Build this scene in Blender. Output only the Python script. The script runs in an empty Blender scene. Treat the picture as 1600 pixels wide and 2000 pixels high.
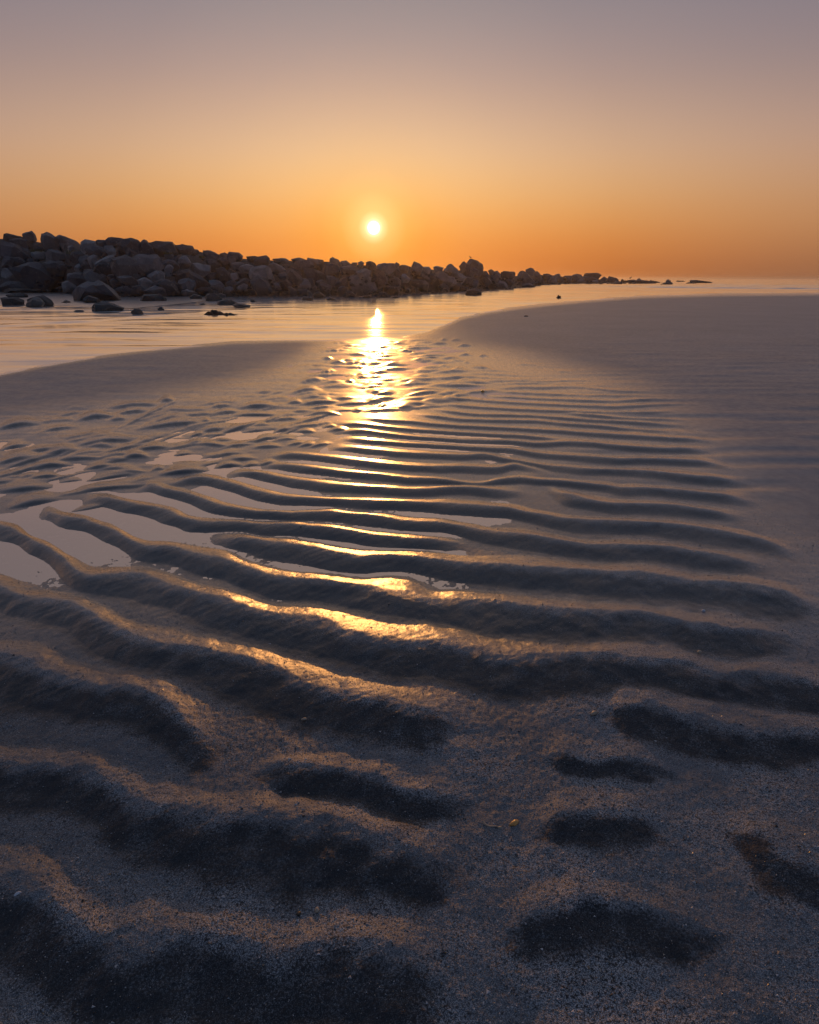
import bpy, bmesh, math, random
import numpy as np
from mathutils import Vector, Matrix, noise as mnoise

# ------------------------------------------------------------------ camera
S = bpy.context.scene
COL = S.collection
F = 1200.0                    # focal length in pixels of the 1600 x 2000 photograph
HOR = 544.0                   # row of the horizon
PITCH = math.atan((1000.0 - HOR) / F)
CH = 0.6                      # camera height above the still water (m)
CT, ST = math.cos(PITCH), math.sin(PITCH)

cam_d = bpy.data.cameras.new('camera')
cam_d.sensor_fit = 'VERTICAL'
cam_d.sensor_height = 24.0
cam_d.lens = 24.0 * F / 2000.0
cam_d.clip_start = 0.02
cam_d.clip_end = 20000.0
cam = bpy.data.objects.new('camera', cam_d)
cam.location = (0, 0, CH)
cam.rotation_euler = (math.pi / 2 - PITCH, 0, 0)
COL.objects.link(cam)
S.camera = cam

# ------------------------------------------------------------------ sky and sun
def lin(c):
    return tuple(((x / 255.0) / 12.92 if x / 255.0 <= 0.04045 else ((x / 255.0 + 0.055) / 1.055) ** 2.4) for x in c)

def raydir(u, v):
    a, b = (1000.0 - v) / F, (u - 800.0) / F
    return Vector((b, CT + a * ST, -ST + a * CT))

SUN = raydir(730, 445).normalized()
SUN_AZ = math.atan2(SUN.x, SUN.y)
SUN_EL = math.asin(SUN.z)
LAMP_EL = math.radians(4.6)

class NT:
    """small helper that adds nodes to a tree"""
    def __init__(self, tree):
        self.t = tree
    def n(self, kind, **kw):
        nd = self.t.nodes.new(kind)
        for k, val in kw.items():
            if k.startswith('i_'):
                key = k[2:]
                key = int(key) if key.isdigit() else key.replace('_', ' ')
                if isinstance(val, bpy.types.NodeSocket):
                    self.t.links.new(val, nd.inputs[key])
                else:
                    nd.inputs[key].default_value = val
            else:
                setattr(nd, k, val)
        return nd
    def m(self, op, a, b=0.0, c=None, clamp=False):
        nd = self.t.nodes.new('ShaderNodeMath')
        nd.operation = op
        nd.use_clamp = clamp
        for i, x in enumerate((a, b, c)):
            if x is None:
                continue
            if isinstance(x, bpy.types.NodeSocket):
                self.t.links.new(x, nd.inputs[i])
            else:
                nd.inputs[i].default_value = x
        return nd.outputs[0]
    def mapr(self, x, a, b, c, d, smooth=True):
        nd = self.t.nodes.new('ShaderNodeMapRange')
        nd.interpolation_type = 'SMOOTHSTEP' if smooth else 'LINEAR'
        self.t.links.new(x, nd.inputs['Value'])
        for k, val in zip(('From Min', 'From Max', 'To Min', 'To Max'), (a, b, c, d)):
            nd.inputs[k].default_value = val
        return nd.outputs['Result']
    def ramp(self, x, stops, interp='LINEAR'):
        nd = self.t.nodes.new('ShaderNodeValToRGB')
        cr = nd.color_ramp
        cr.interpolation = interp
        while len(cr.elements) < len(stops):
            cr.elements.new(0.5)
        for e, (p, c) in zip(cr.elements, stops):
            e.position = p
            e.color = (*c, 1.0)
        self.t.links.new(x, nd.inputs[0])
        return nd.outputs[0]
    def mix(self, fac, a, b, mode='MIX'):
        nd = self.t.nodes.new('ShaderNodeMix')
        nd.data_type = 'RGBA'
        nd.blend_type = mode
        for key, x in ((0, fac), (6, a), (7, b)):
            if isinstance(x, bpy.types.NodeSocket):
                self.t.links.new(x, nd.inputs[key])
            elif key == 0:
                nd.inputs[key].default_value = x
            else:
                nd.inputs[key].default_value = (*x, 1.0) if len(x) == 3 else x
        return nd.outputs[2]
    def link(self, a, b):
        self.t.links.new(a, b)

W = bpy.data.worlds.new('World')
S.world = W
W.use_nodes = True
W.node_tree.nodes.clear()
w = NT(W.node_tree)
tc = w.n('ShaderNodeTexCoord')
nrm = w.n('ShaderNodeVectorMath', operation='NORMALIZE')
w.link(tc.outputs['Generated'], nrm.inputs[0])
sep = w.n('ShaderNodeSeparateXYZ')
w.link(nrm.outputs[0], sep.inputs[0])
dx, dy, dz = sep.outputs
elev = w.m('MULTIPLY', w.m('ARCSINE', dz), 180 / math.pi)
dotn = w.n('ShaderNodeVectorMath', operation='DOT_PRODUCT')
w.link(nrm.outputs[0], dotn.inputs[0])
dotn.inputs[1].default_value = SUN
theta = w.m('MULTIPLY', w.m('ARCCOSINE', w.m('MINIMUM', dotn.outputs['Value'], 1.0)), 180 / math.pi)
hl = w.m('MAXIMUM', w.m('SQRT', w.m('ADD', w.m('MULTIPLY', dx, dx), w.m('MULTIPLY', dy, dy))), 1e-4)
hd = w.m('DIVIDE', w.m('ADD', w.m('MULTIPLY', dx, math.sin(SUN_AZ)), w.m('MULTIPLY', dy, math.cos(SUN_AZ))), hl)
azd = w.m('MULTIPLY', w.m('ARCCOSINE', w.m('MAXIMUM', w.m('MINIMUM', hd, 1.0), -1.0)), 180 / math.pi)
ep = w.m('DIVIDE', w.m('ADD', elev, 2.0), 92.0, clamp=True)
def stops(lst):
    return [((e + 2.0) / 92.0, lin(c)) for e, c in lst]
C0 = w.ramp(ep, stops([(0.0, (198, 106, 30)), (1.8, (220, 124, 40)), (4, (229, 148, 66)), (6.5, (230, 172, 104)), (9.5, (220, 178, 136)),
                       (13, (190, 157, 138)), (16, (166, 144, 138)), (19, (145, 134, 136)), (30, (134, 124, 125)), (46, (112, 116, 130)), (90, (86, 110, 148))]), 'B_SPLINE')
C1 = w.ramp(ep, stops([(0.0, (138, 92, 66)), (1.8, (160, 109, 74)), (4, (178, 128, 88)), (6.5, (180, 138, 106)), (9.5, (174, 142, 126)),
                       (13, (146, 127, 125)), (16, (131, 120, 126)), (19, (121, 114, 124)), (30, (118, 116, 125)), (46, (104, 112, 132)), (90, (86, 110, 148))]), 'B_SPLINE')
C2 = w.ramp(ep, stops([(0.0, (50, 58, 80)), (8, (62, 70, 94)), (20, (66, 78, 106)), (40, (76, 92, 120)), (90, (86, 110, 148))]))
c01 = w.mix(w.mapr(azd, 2.0, 42.0, 0.0, 1.0), C0, C1)
base = w.mix(w.mapr(azd, 45.0, 130.0, 0.0, 1.0), c01, C2)
tp = w.m('DIVIDE', theta, 20.0, clamp=True)
def g(lst):
    return [(t / 20.0, c) for t, c in lst]
glow = w.ramp(tp, g([(0, (0.9, 0.84, 0.70)), (0.4, (0.55, 0.47, 0.32)), (0.75, (0.30, 0.235, 0.125)), (1.3, (0.175, 0.122, 0.045)), (2.8, (0.095, 0.056, 0.012)),
                     (4.5, (0.058, 0.034, 0.007)), (8, (0.036, 0.024, 0.010)), (13, (0.014, 0.010, 0.006)), (20, (0, 0, 0))]))
core = w.mapr(theta, 0.0, 0.6, 8.0, 0.0)
disc = w.n('ShaderNodeCombineColor')
for i, k in enumerate((1.0, 0.86, 0.68)):
    w.link(w.m('MULTIPLY', core, k), disc.inputs[i])
gl = w.mix(1.0, w.mix(1.0, base, w.mix(1.0, glow, (2.2, 2.2, 2.2), 'MULTIPLY'), 'ADD'), disc.outputs[0], 'ADD')
sky = w.n('ShaderNodeTexSky', sky_type='NISHITA', sun_disc=False, sun_elevation=SUN_EL, sun_rotation=SUN_AZ, dust_density=4.0, air_density=1.2, ozone_density=1.5)
nish = w.mix(1.0, sky.outputs[0], (0.10, 0.10, 0.10), 'MULTIPLY')
full = w.mix(w.mapr(elev, 24.0, 70.0, 0.0, 0.4), gl, nish)
bg = w.n('ShaderNodeBackground')
w.link(full, bg.inputs['Color'])
bg.inputs['Strength'].default_value = 1.0
wo = w.n('ShaderNodeOutputWorld')
w.link(bg.outputs[0], wo.inputs['Surface'])

sun_d = bpy.data.lights.new('sun', 'SUN')
sun_d.energy = 0.8
sun_d.angle = math.radians(0.6)
sun_d.color = (1.0, 0.42, 0.11)
sun_o = bpy.data.objects.new('sun', sun_d)
ldir = Vector((math.sin(SUN_AZ) * math.cos(LAMP_EL), math.cos(SUN_AZ) * math.cos(LAMP_EL), math.sin(LAMP_EL)))
sun_o.rotation_euler = ldir.to_track_quat('Z', 'Y').to_euler()
sun_o.location = ldir * 50
COL.objects.link(sun_o)

S.view_settings.view_transform = 'Standard'
S.view_settings.look = 'None'
S.view_settings.exposure = 0.12
S.view_settings.gamma = 1.0
S.view_settings.use_curve_mapping = False
S.render.engine = 'CYCLES'
S.cycles.use_denoising = True
S.cycles.use_adaptive_sampling = True
S.cycles.adaptive_threshold = 0.025
S.cycles.max_bounces = 4
S.cycles.transparent_max_bounces = 12
S.cycles.volume_bounces = 0
S.cycles.sample_clamp_indirect = 4.0

# ------------------------------------------------------------------ helpers
RNG = np.random.default_rng(7)
random.seed(7)

def row_ground(v):
    """forward distance and optical depth of the still-water plane at photo row v"""
    a = (1000.0 - np.asarray(v, float)) / F
    dzz = -ST + a * CT
    t = CH / -dzz
    return t * (CT + a * ST), t

def ground(u, v):
    Y, t = row_ground(v)
    return (np.asarray(u, float) - 800.0) / F * t, Y

def at_dist(u, v, D):
    """point on the ray of pixel (u, v) at forward distance D"""
    d = raydir(u, v)
    k = D / d.y
    return Vector((d.x * k, D, CH + d.z * k))

def _hash(ix, iy, seed):
    h = (ix.astype(np.int64) * 374761393 + iy.astype(np.int64) * 668265263 + seed * 1442695041) & 0xFFFFFFFF
    h = ((h ^ (h >> 13)) * 1274126177) & 0xFFFFFFFF
    h = h ^ (h >> 16)
    return (h & 0xFFFFFF) / float(0xFFFFFF)

def vnoise(x, y, seed=0):
    x0, y0 = np.floor(x), np.floor(y)
    fx, fy = x - x0, y - y0
    fx = fx * fx * fx * (fx * (fx * 6 - 15) + 10)
    fy = fy * fy * fy * (fy * (fy * 6 - 15) + 10)
    x0, y0 = x0.astype(np.int64), y0.astype(np.int64)
    a, b = _hash(x0, y0, seed), _hash(x0 + 1, y0, seed)
    c, d = _hash(x0, y0 + 1, seed), _hash(x0 + 1, y0 + 1, seed)
    return (a + (b - a) * fx + (c - a) * fy + (a - b - c + d) * fx * fy) * 2 - 1

def fbm(x, y, seed=0, octv=3):
    r, amp, tot = 0, 1.0, 0.0
    for o in range(octv):
        r = r + amp * vnoise(x * 2 ** o + 13.7 * o, y * 2 ** o - 7.3 * o, seed + o)
        tot += amp
        amp *= 0.5
    return r / tot

def sstep(x):
    x = np.clip(x, 0, 1)
    return x * x * (3 - 2 * x)

def obj(name, me, mat=None, parent=None, **props):
    o = bpy.data.objects.new(name, me)
    COL.objects.link(o)
    if mat is not None and me is not None:
        me.materials.clear()
        me.materials.append(mat)
    if parent is not None:
        o.parent = parent
    for k, val in props.items():
        o[k] = val
    return o

def mesh_np(name, co, faces4=None, tris=None, smooth=True):
    me = bpy.data.meshes.new(name)
    me.vertices.add(len(co))
    me.vertices.foreach_set('co', np.ascontiguousarray(co, np.float32).ravel())
    f, n = (faces4, 4) if faces4 is not None else (tris, 3)
    me.loops.add(f.size)
    me.loops.foreach_set('vertex_index', np.ascontiguousarray(f, np.int32).ravel())
    me.polygons.add(len(f))
    me.polygons.foreach_set('loop_start', np.arange(0, f.size, n, dtype=np.int32))
    me.polygons.foreach_set('loop_total', np.full(len(f), n, np.int32))
    me.polygons.foreach_set('use_smooth', np.full(len(f), smooth, bool))
    me.update(calc_edges=True)
    return me

def grid_faces(nr, nc):
    i = np.arange(nr * nc).reshape(nr, nc)
    return np.stack([i[:-1, :-1], i[:-1, 1:], i[1:, 1:], i[1:, :-1]], -1).reshape(-1, 4)

def new_mat(name):
    m = bpy.data.materials.new(name)
    m.use_nodes = True
    m.node_tree.nodes.clear()
    t = NT(m.node_tree)
    out = t.n('ShaderNodeOutputMaterial')
    return m, t, out

# ------------------------------------------------------------------ materials of the setting
def make_sand():
    m, t, out = new_mat('wet_sand')
    tcx = t.n('ShaderNodeTexCoord')
    co = tcx.outputs['Object']
    n1 = t.n('ShaderNodeTexNoise', i_Scale=1.1, i_Detail=2.0, i_Vector=co)
    n2 = t.n('ShaderNodeTexNoise', i_Scale=420.0, i_Detail=1.0, i_Vector=co)
    n3 = t.n('ShaderNodeTexNoise', i_Scale=1100.0, i_Detail=0.0, i_Vector=co)
    n4 = t.n('ShaderNodeTexNoise', i_Scale=38.0, i_Detail=2.0, i_Vector=co)
    n5 = t.n('ShaderNodeTexNoise', i_Scale=9.0, i_Detail=3.0, i_Vector=co)
    # shade painted dark on camera-side ripple flanks, pale coarse shell grit in the troughs
    flank_shade = t.n('ShaderNodeAttribute', attribute_name='flank_shade').outputs['Fac']
    rm = t.mapr(t.m('ADD', flank_shade, t.m('ADD', t.m('MULTIPLY', t.m('SUBTRACT', n4.outputs['Fac'], 0.5), 1.1), t.m('ADD', t.m('MULTIPLY', t.m('SUBTRACT', n5.outputs['Fac'], 0.5), 0.7), t.m('MULTIPLY', t.m('SUBTRACT', n2.outputs['Fac'], 0.5), 1.2)))), 0.0, 1.1, 0.0, 1.0)
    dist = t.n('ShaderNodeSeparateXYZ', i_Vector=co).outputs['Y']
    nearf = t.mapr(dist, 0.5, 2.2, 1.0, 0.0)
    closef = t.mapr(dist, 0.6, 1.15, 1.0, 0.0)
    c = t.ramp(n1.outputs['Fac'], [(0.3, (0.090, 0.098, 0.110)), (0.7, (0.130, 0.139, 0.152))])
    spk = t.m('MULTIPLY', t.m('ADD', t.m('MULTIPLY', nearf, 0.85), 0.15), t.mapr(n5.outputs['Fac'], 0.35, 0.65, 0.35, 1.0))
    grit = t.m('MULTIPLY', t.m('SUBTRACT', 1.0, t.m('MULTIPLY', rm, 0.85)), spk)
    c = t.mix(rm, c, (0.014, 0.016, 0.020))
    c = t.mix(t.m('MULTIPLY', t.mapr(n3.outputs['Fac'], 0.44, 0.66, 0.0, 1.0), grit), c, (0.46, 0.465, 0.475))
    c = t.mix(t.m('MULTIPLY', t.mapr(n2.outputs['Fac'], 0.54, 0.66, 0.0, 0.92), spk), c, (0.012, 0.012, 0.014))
    # sand that is soaked right through, just above the water level, is darker and smoother
    hz = t.n('ShaderNodeSeparateXYZ', i_Vector=co).outputs['Z']
    wet = t.mapr(t.m('ADD', hz, t.m('MULTIPLY', n4.outputs['Fac'], 0.004)), 0.002, 0.026, 1.0, 0.0)
    # the two smooth bars have drained: paler and matt
    dry = t.n('ShaderNodeAttribute', attribute_name='dry').outputs['Fac']
    wet = t.m('MULTIPLY', wet, t.m('SUBTRACT', 1.0, dry))
    c = t.mix(t.m('MULTIPLY', wet, 0.6), c, (0.024, 0.026, 0.029))
    c = t.mix(t.m('MULTIPLY', dry, 0.75), c, t.ramp(n1.outputs['Fac'], [(0.3, (0.255, 0.236, 0.236)), (0.7, (0.310, 0.288, 0.286))]))
    film = t.m('MULTIPLY', t.m('MULTIPLY', t.mapr(hz, 0.02, 0.07, 1.0, 0.3), t.m('SUBTRACT', 1.0, dry)), t.mapr(dist, 0.65, 1.1, 0.0, 1.0))
    rough = t.m('ADD', t.mapr(n4.outputs['Fac'], 0.3, 0.7, 0.26, 0.38), t.m('ADD', t.m('MULTIPLY', closef, 0.30), t.m('MULTIPLY', dry, 0.10)))
    rough = t.m('SUBTRACT', rough, t.m('MULTIPLY', wet, 0.09))
    b1 = t.n('ShaderNodeBump', i_Strength=t.m('ADD', t.m('MULTIPLY', nearf, 0.42), 0.08), i_Distance=0.0011, i_Height=n2.outputs['Fac'])
    b2 = t.n('ShaderNodeBump', i_Strength=t.m('ADD', t.m('MULTIPLY', nearf, 0.5), 0.04), i_Distance=0.0005, i_Height=n3.outputs['Fac'], i_Normal=b1.outputs[0])
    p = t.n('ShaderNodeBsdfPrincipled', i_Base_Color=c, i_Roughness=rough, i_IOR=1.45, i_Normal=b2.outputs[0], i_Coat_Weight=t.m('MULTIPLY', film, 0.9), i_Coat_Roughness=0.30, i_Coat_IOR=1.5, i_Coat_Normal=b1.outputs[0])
    t.link(p.outputs[0], out.inputs['Surface'])
    return m

def make_water():
    m, t, out = new_mat('sea_water')
    tcx = t.n('ShaderNodeTexCoord')
    co = tcx.outputs['Object']
    chop = t.n('ShaderNodeAttribute', attribute_name='chop').outputs['Fac']
    foam = t.n('ShaderNodeAttribute', attribute_name='foam').outputs['Fac']
    # shoaling wavelets lean towards the beach: their broad faces all tip the same way, more or less
    mp = t.n('ShaderNodeMapping', i_Vector=co, i_Scale=(0.30, 2.4, 1.0))
    n1 = t.n('ShaderNodeTexNoise', i_Scale=1.6, i_Detail=3.0, i_Vector=mp.outputs[0])
    n2 = t.n('ShaderNodeTexNoise', i_Scale=7.0, i_Detail=2.0, i_Vector=mp.outputs[0])
    wy = t.m('ADD', t.m('MULTIPLY', t.m('SUBTRACT', n1.outputs['Fac'], 0.5), -0.20), t.m('MULTIPLY', t.m('SUBTRACT', n2.outputs['Fac'], 0.5), -0.10))
    wy = t.m('MULTIPLY', t.m('SUBTRACT', wy, 0.044), chop)
    wx = t.m('MULTIPLY', t.m('MULTIPLY', t.m('SUBTRACT', n2.outputs['Fac'], 0.5), 0.035), chop)
    cv = t.n('ShaderNodeCombineXYZ', i_X=wx, i_Y=wy, i_Z=0.0)
    ng = t.n('ShaderNodeNewGeometry')
    va = t.n('ShaderNodeVectorMath', operation='ADD')
    t.link(ng.outputs['Normal'], va.inputs[0])
    t.link(cv.outputs[0], va.inputs[1])
    b = t.n('ShaderNodeVectorMath', operation='NORMALIZE')
    t.link(va.outputs[0], b.inputs[0])
    fr = t.n('ShaderNodeFresnel', i_IOR=1.8, i_Normal=b.outputs[0])
    gl = t.n('ShaderNodeBsdfGlossy', i_Color=t.mix(chop, (1.0, 0.87, 0.75), (1.0, 0.96, 0.90)), i_Roughness=t.m('ADD', t.m('ADD', t.m('MULTIPLY', chop, 0.03), 0.075), t.m('MULTIPLY', t.n('ShaderNodeAttribute', attribute_name='ruffle').outputs['Fac'], 0.5)), i_Normal=b.outputs[0])
    tr = t.n('ShaderNodeBsdfTransparent', i_Color=(0.80, 0.77, 0.72, 1))
    mx = t.n('ShaderNodeMixShader')
    t.link(t.m('ADD', t.m('MULTIPLY', fr.outputs[0], 0.25), 0.75), mx.inputs[0])
    t.link(tr.outputs[0], mx.inputs[1])
    t.link(gl.outputs[0], mx.inputs[2])
    # thin swash foam, drawn out by the flow
    mp2 = t.n('ShaderNodeMapping', i_Vector=co, i_Scale=(0.35, 1.4, 1.0))
    n3 = t.n('ShaderNodeTexNoise', i_Scale=1.5, i_Detail=6.0, i_Vector=mp2.outputs[0])
    fd = t.n('ShaderNodeBsdfDiffuse', i_Color=(0.72, 0.70, 0.68, 1))
    mx2 = t.n('ShaderNodeMixShader')
    t.link(t.m('MULTIPLY', foam, t.mapr(n3.outputs['Fac'], 0.38, 0.66, 0.15, 0.9)), mx2.inputs[0])
    t.link(mx.outputs[0], mx2.inputs[1])
    t.link(fd.outputs[0], mx2.inputs[2])
    t.link(mx2.outputs[0], out.inputs['Surface'])
    return m

SAND, WATER = make_sand(), make_water()

# ------------------------------------------------------------------ the sand flat
def Z(u0, v0, pts, k=4.0):
    return [(u0 + x / k, v0 + y / k) for x, y in pts]

B1, B2, B3, B4 = (0, 750), (400, 750), (800, 750), (1200, 750)
B5, B6, B7, B8 = (0, 1000), (400, 1000), (800, 1000), (1200, 1000)
# crest lines of the long ripples, far to near
LONG = [
    Z(850, 640, [(210, 258), (400, 268), (560, 282)], 3.2),
    Z(850, 640, [(470, 225), (620, 232), (720, 255)], 3.2),
    Z(850, 640, [(160, 285), (400, 290), (560, 300), (720, 305)], 3.2),
    Z(850, 640, [(740, 270), (850, 280), (930, 282)], 3.2),
    Z(850, 640, [(110, 300), (300, 312), (500, 322), (760, 318), (830, 300)], 3.2),
    Z(850, 640, [(100, 325), (300, 332), (500, 330), (700, 340), (830, 330), (1060, 335)], 3.2),
    Z(850, 640, [(330, 352), (560, 348), (800, 352), (960, 348), (1100, 360)], 3.2),
    Z(850, 640, [(320, 380), (600, 372), (830, 372), (1080, 380)], 3.2),
    Z(*B3, [(650, 15), (1000, 30), (1300, 22), (1600, 58)]) + Z(*B4, [(250, 66), (420, 72)]),
    Z(*B3, [(600, 52), (1100, 80), (1600, 98)]) + Z(*B4, [(250, 96), (420, 108)]),
    Z(*B3, [(570, 90), (900, 106), (1600, 142)]) + Z(*B4, [(300, 128), (600, 132)]),
    Z(*B3, [(300, 105), (700, 135), (1100, 160), (1600, 185)]) + Z(*B4, [(200, 178), (500, 166), (760, 172)]),
    Z(*B3, [(180, 140), (500, 175), (1000, 203), (1300, 215), (1600, 228)]) + Z(*B4, [(300, 234), (450, 216), (600, 222)]),
    Z(*B3, [(1130, 208), (1300, 235), (1600, 268)]) + Z(*B4, [(250, 280), (500, 290), (650, 300)]),
    Z(*B3, [(130, 185), (500, 235), (1000, 250), (1600, 302)]) + Z(*B4, [(300, 320), (600, 342)]),
    Z(*B3, [(0, 220), (400, 275), (1000, 290), (1600, 346)]) + Z(*B4, [(300, 375), (600, 372)]),
    Z(*B2, [(1170, 262), (1300, 266), (1600, 290)]) + Z(*B3, [(400, 325), (800, 345), (1200, 370), (1600, 402)]) + Z(*B4, [(300, 425), (600, 440), (850, 472)]),
    Z(*B2, [(960, 300), (1230, 306), (1300, 318), (1600, 350)]) + Z(*B3, [(400, 380), (800, 400), (1150, 425), (1300, 446)]),
    Z(*B2, [(970, 366), (1250, 356), (1320, 372), (1600, 405)]) + Z(*B3, [(400, 435), (800, 445), (1000, 465), (1250, 452), (1600, 480)]) + Z(*B4, [(300, 510), (600, 520), (850, 545)]),
    Z(*B2, [(1030, 440), (1100, 420), (1300, 440), (1600, 460)]) + Z(*B3, [(400, 485), (650, 497), (850, 510), (1000, 540), (1300, 562), (1600, 588)]) + Z(*B4, [(400, 600), (700, 622), (1000, 682)]),
    Z(*B2, [(950, 505), (1000, 482), (1300, 505), (1600, 530)]) + Z(*B3, [(250, 540), (420, 550), (600, 543), (740, 582), (900, 610), (1100, 648), (1600, 680)]) + Z(*B4, [(300, 705), (600, 735), (900, 772), (1150, 802)]),
    Z(*B2, [(450, 565), (560, 545), (700, 540), (900, 560), (1200, 590), (1600, 630)]) + Z(*B3, [(200, 640), (400, 632), (600, 650), (730, 652), (800, 618), (870, 634), (1050, 672), (1160, 700)]),
    Z(*B2, [(420, 645), (500, 612), (600, 626), (900, 650), (1200, 685), (1600, 725)]) + Z(*B3, [(250, 735), (400, 760), (520, 778), (600, 766), (700, 735), (850, 724), (1000, 748), (1200, 760), (1600, 806)]) + Z(*B4, [(0, 822), (300, 832), (600, 862), (900, 892), (1200, 932)]),
    Z(*B2, [(150, 712), (260, 668), (450, 690), (700, 735), (1000, 770), (1300, 800), (1600, 808)]) + Z(*B3, [(200, 815), (450, 800), (700, 806), (850, 812), (960, 835)]),
    Z(*B3, [(1010, 800), (1080, 792), (1150, 850), (1300, 880), (1600, 940)]) + Z(*B4, [(400, 962), (800, 1010), (1100, 1062)]),
    Z(*B1, [(1270, 800), (1350, 758), (1450, 738), (1600, 722)]) + Z(*B2, [(150, 752), (350, 806), (600, 856), (900, 886), (1200, 900), (1600, 908)]) + Z(*B3, [(300, 920), (550, 932), (800, 956), (1000, 1000), (1200, 1042), (1600, 1088)]) + Z(*B8, [(300, 97), (600, 128), (900, 190), (1200, 262), (1500, 330)]),
    Z(*B1, [(1030, 836), (1090, 790), (1180, 768), (1280, 806), (1450, 842), (1600, 890)]) + Z(*B2, [(150, 930), (350, 966), (500, 986), (700, 1000), (1000, 986), (1150, 1006), (1400, 1026), (1600, 1056)]) + Z(*B7, [(230, 60), (500, 112), (700, 156), (1000, 200), (1600, 276)]) + Z(*B8, [(200, 288), (450, 292), (700, 340), (1000, 402), (1300, 462)]),
    Z(*B1, [(600, 940), (680, 880), (830, 872), (1000, 912), (1200, 950), (1380, 992), (1450, 1036), (1600, 1060)]) + Z(*B6, [(280, 66), (450, 90), (700, 90), (900, 110), (1100, 126), (1300, 168), (1600, 184)]) + Z(*B7, [(200, 200), (430, 214), (560, 262)]),
    Z(*B6, [(20, 204), (100, 186), (300, 190), (500, 225), (700, 236), (850, 266), (1000, 296), (1200, 315), (1600, 320)]) + Z(*B7, [(400, 366), (800, 396), (1100, 412), (1600, 476)]) + Z(*B8, [(300, 512), (600, 560), (850, 582), (1100, 612), (1400, 670), (1700, 720)]),
    Z(*B1, [(260, 1030), (340, 960), (410, 958), (440, 1002), (560, 1020), (680, 1036), (740, 1080), (930, 1130), (1000, 1182)]) + Z(*B5, [(1050, 206), (1170, 250), (1350, 246), (1450, 290), (1600, 312)]) + Z(*B6, [(150, 332), (300, 390), (500, 450), (700, 480), (900, 492), (1100, 526), (1300, 546), (1600, 572)]) + Z(*B7, [(200, 640), (400, 662), (600, 660), (900, 690), (1100, 712), (1400, 766)]) + Z(*B8, [(300, 822), (600, 862), (900, 902), (1100, 962), (1500, 1010)]),
    [(-420, 985), (-200, 1008)] + Z(*B5, [(0, 95), (100, 110), (200, 150), (220, 188), (330, 226), (400, 270), (440, 300), (500, 350), (600, 410), (700, 446), (900, 446), (1100, 452), (1350, 532), (1600, 622)]) + Z(*B6, [(200, 672), (500, 732), (800, 772), (1000, 812), (1200, 872), (1400, 916), (1600, 930)]) + Z(*B7, [(300, 952), (500, 992), (700, 1050), (1000, 1090)]) + [(1150, 1290), (1260, 1292), (1330, 1298), (1400, 1318), (1500, 1316), (1620, 1326), (1900, 1345)],
    [(-420, 1060), (-200, 1090)] + Z(*B5, [(0, 528), (50, 545), (200, 600), (400, 645), (600, 695), (800, 790), (1050, 890), (1300, 935), (1600, 1002)]) + [(475, 1275), (550, 1292), (620, 1318), (700, 1343), (780, 1362), (860, 1386), (930, 1415)],
    [(-420, 1190), (-200, 1232)] + Z(*B5, [(0, 1100), (300, 1140), (560, 1200)]) + [(220, 1325), (320, 1352), (390, 1398), (440, 1405), (475, 1450)],
    [(-420, 1395), (-200, 1430), (0, 1468), (90, 1480), (180, 1502), (250, 1532), (310, 1535), (380, 1556), (460, 1578), (560, 1600), (680, 1612), (800, 1632), (890, 1660), (940, 1700)],
    [(1150, 1400), (1200, 1384), (1260, 1378), (1340, 1390), (1430, 1408), (1520, 1420), (1650, 1425), (1900, 1440)],
    [(1035, 1466), (1080, 1474), (1150, 1496), (1240, 1486), (1300, 1500), (1350, 1530)],
    [(480, 1492), (560, 1478), (680, 1500), (780, 1530), (880, 1540), (945, 1560)],
    [(1020, 1628), (1080, 1602), (1160, 1600), (1230, 1608), (1290, 1628), (1330, 1670)],
    [(1390, 1622), (1440, 1630), (1520, 1672), (1620, 1690), (1900, 1700)],
    [(-420, 1660), (-200, 1690), (0, 1712), (70, 1718), (150, 1770), (260, 1800), (330, 1772), (420, 1792), (520, 1825), (640, 1828), (740, 1855), (840, 1880), (900, 1930)],
    [(960, 1850), (1030, 1812), (1150, 1802), (1260, 1812), (1340, 1838), (1450, 1880)],
    [(-420, 1960), (0, 2010), (300, 2040), (700, 2050), (1000, 2080), (1300, 2060), (1700, 2000), (2000, 1960)],
]
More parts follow.
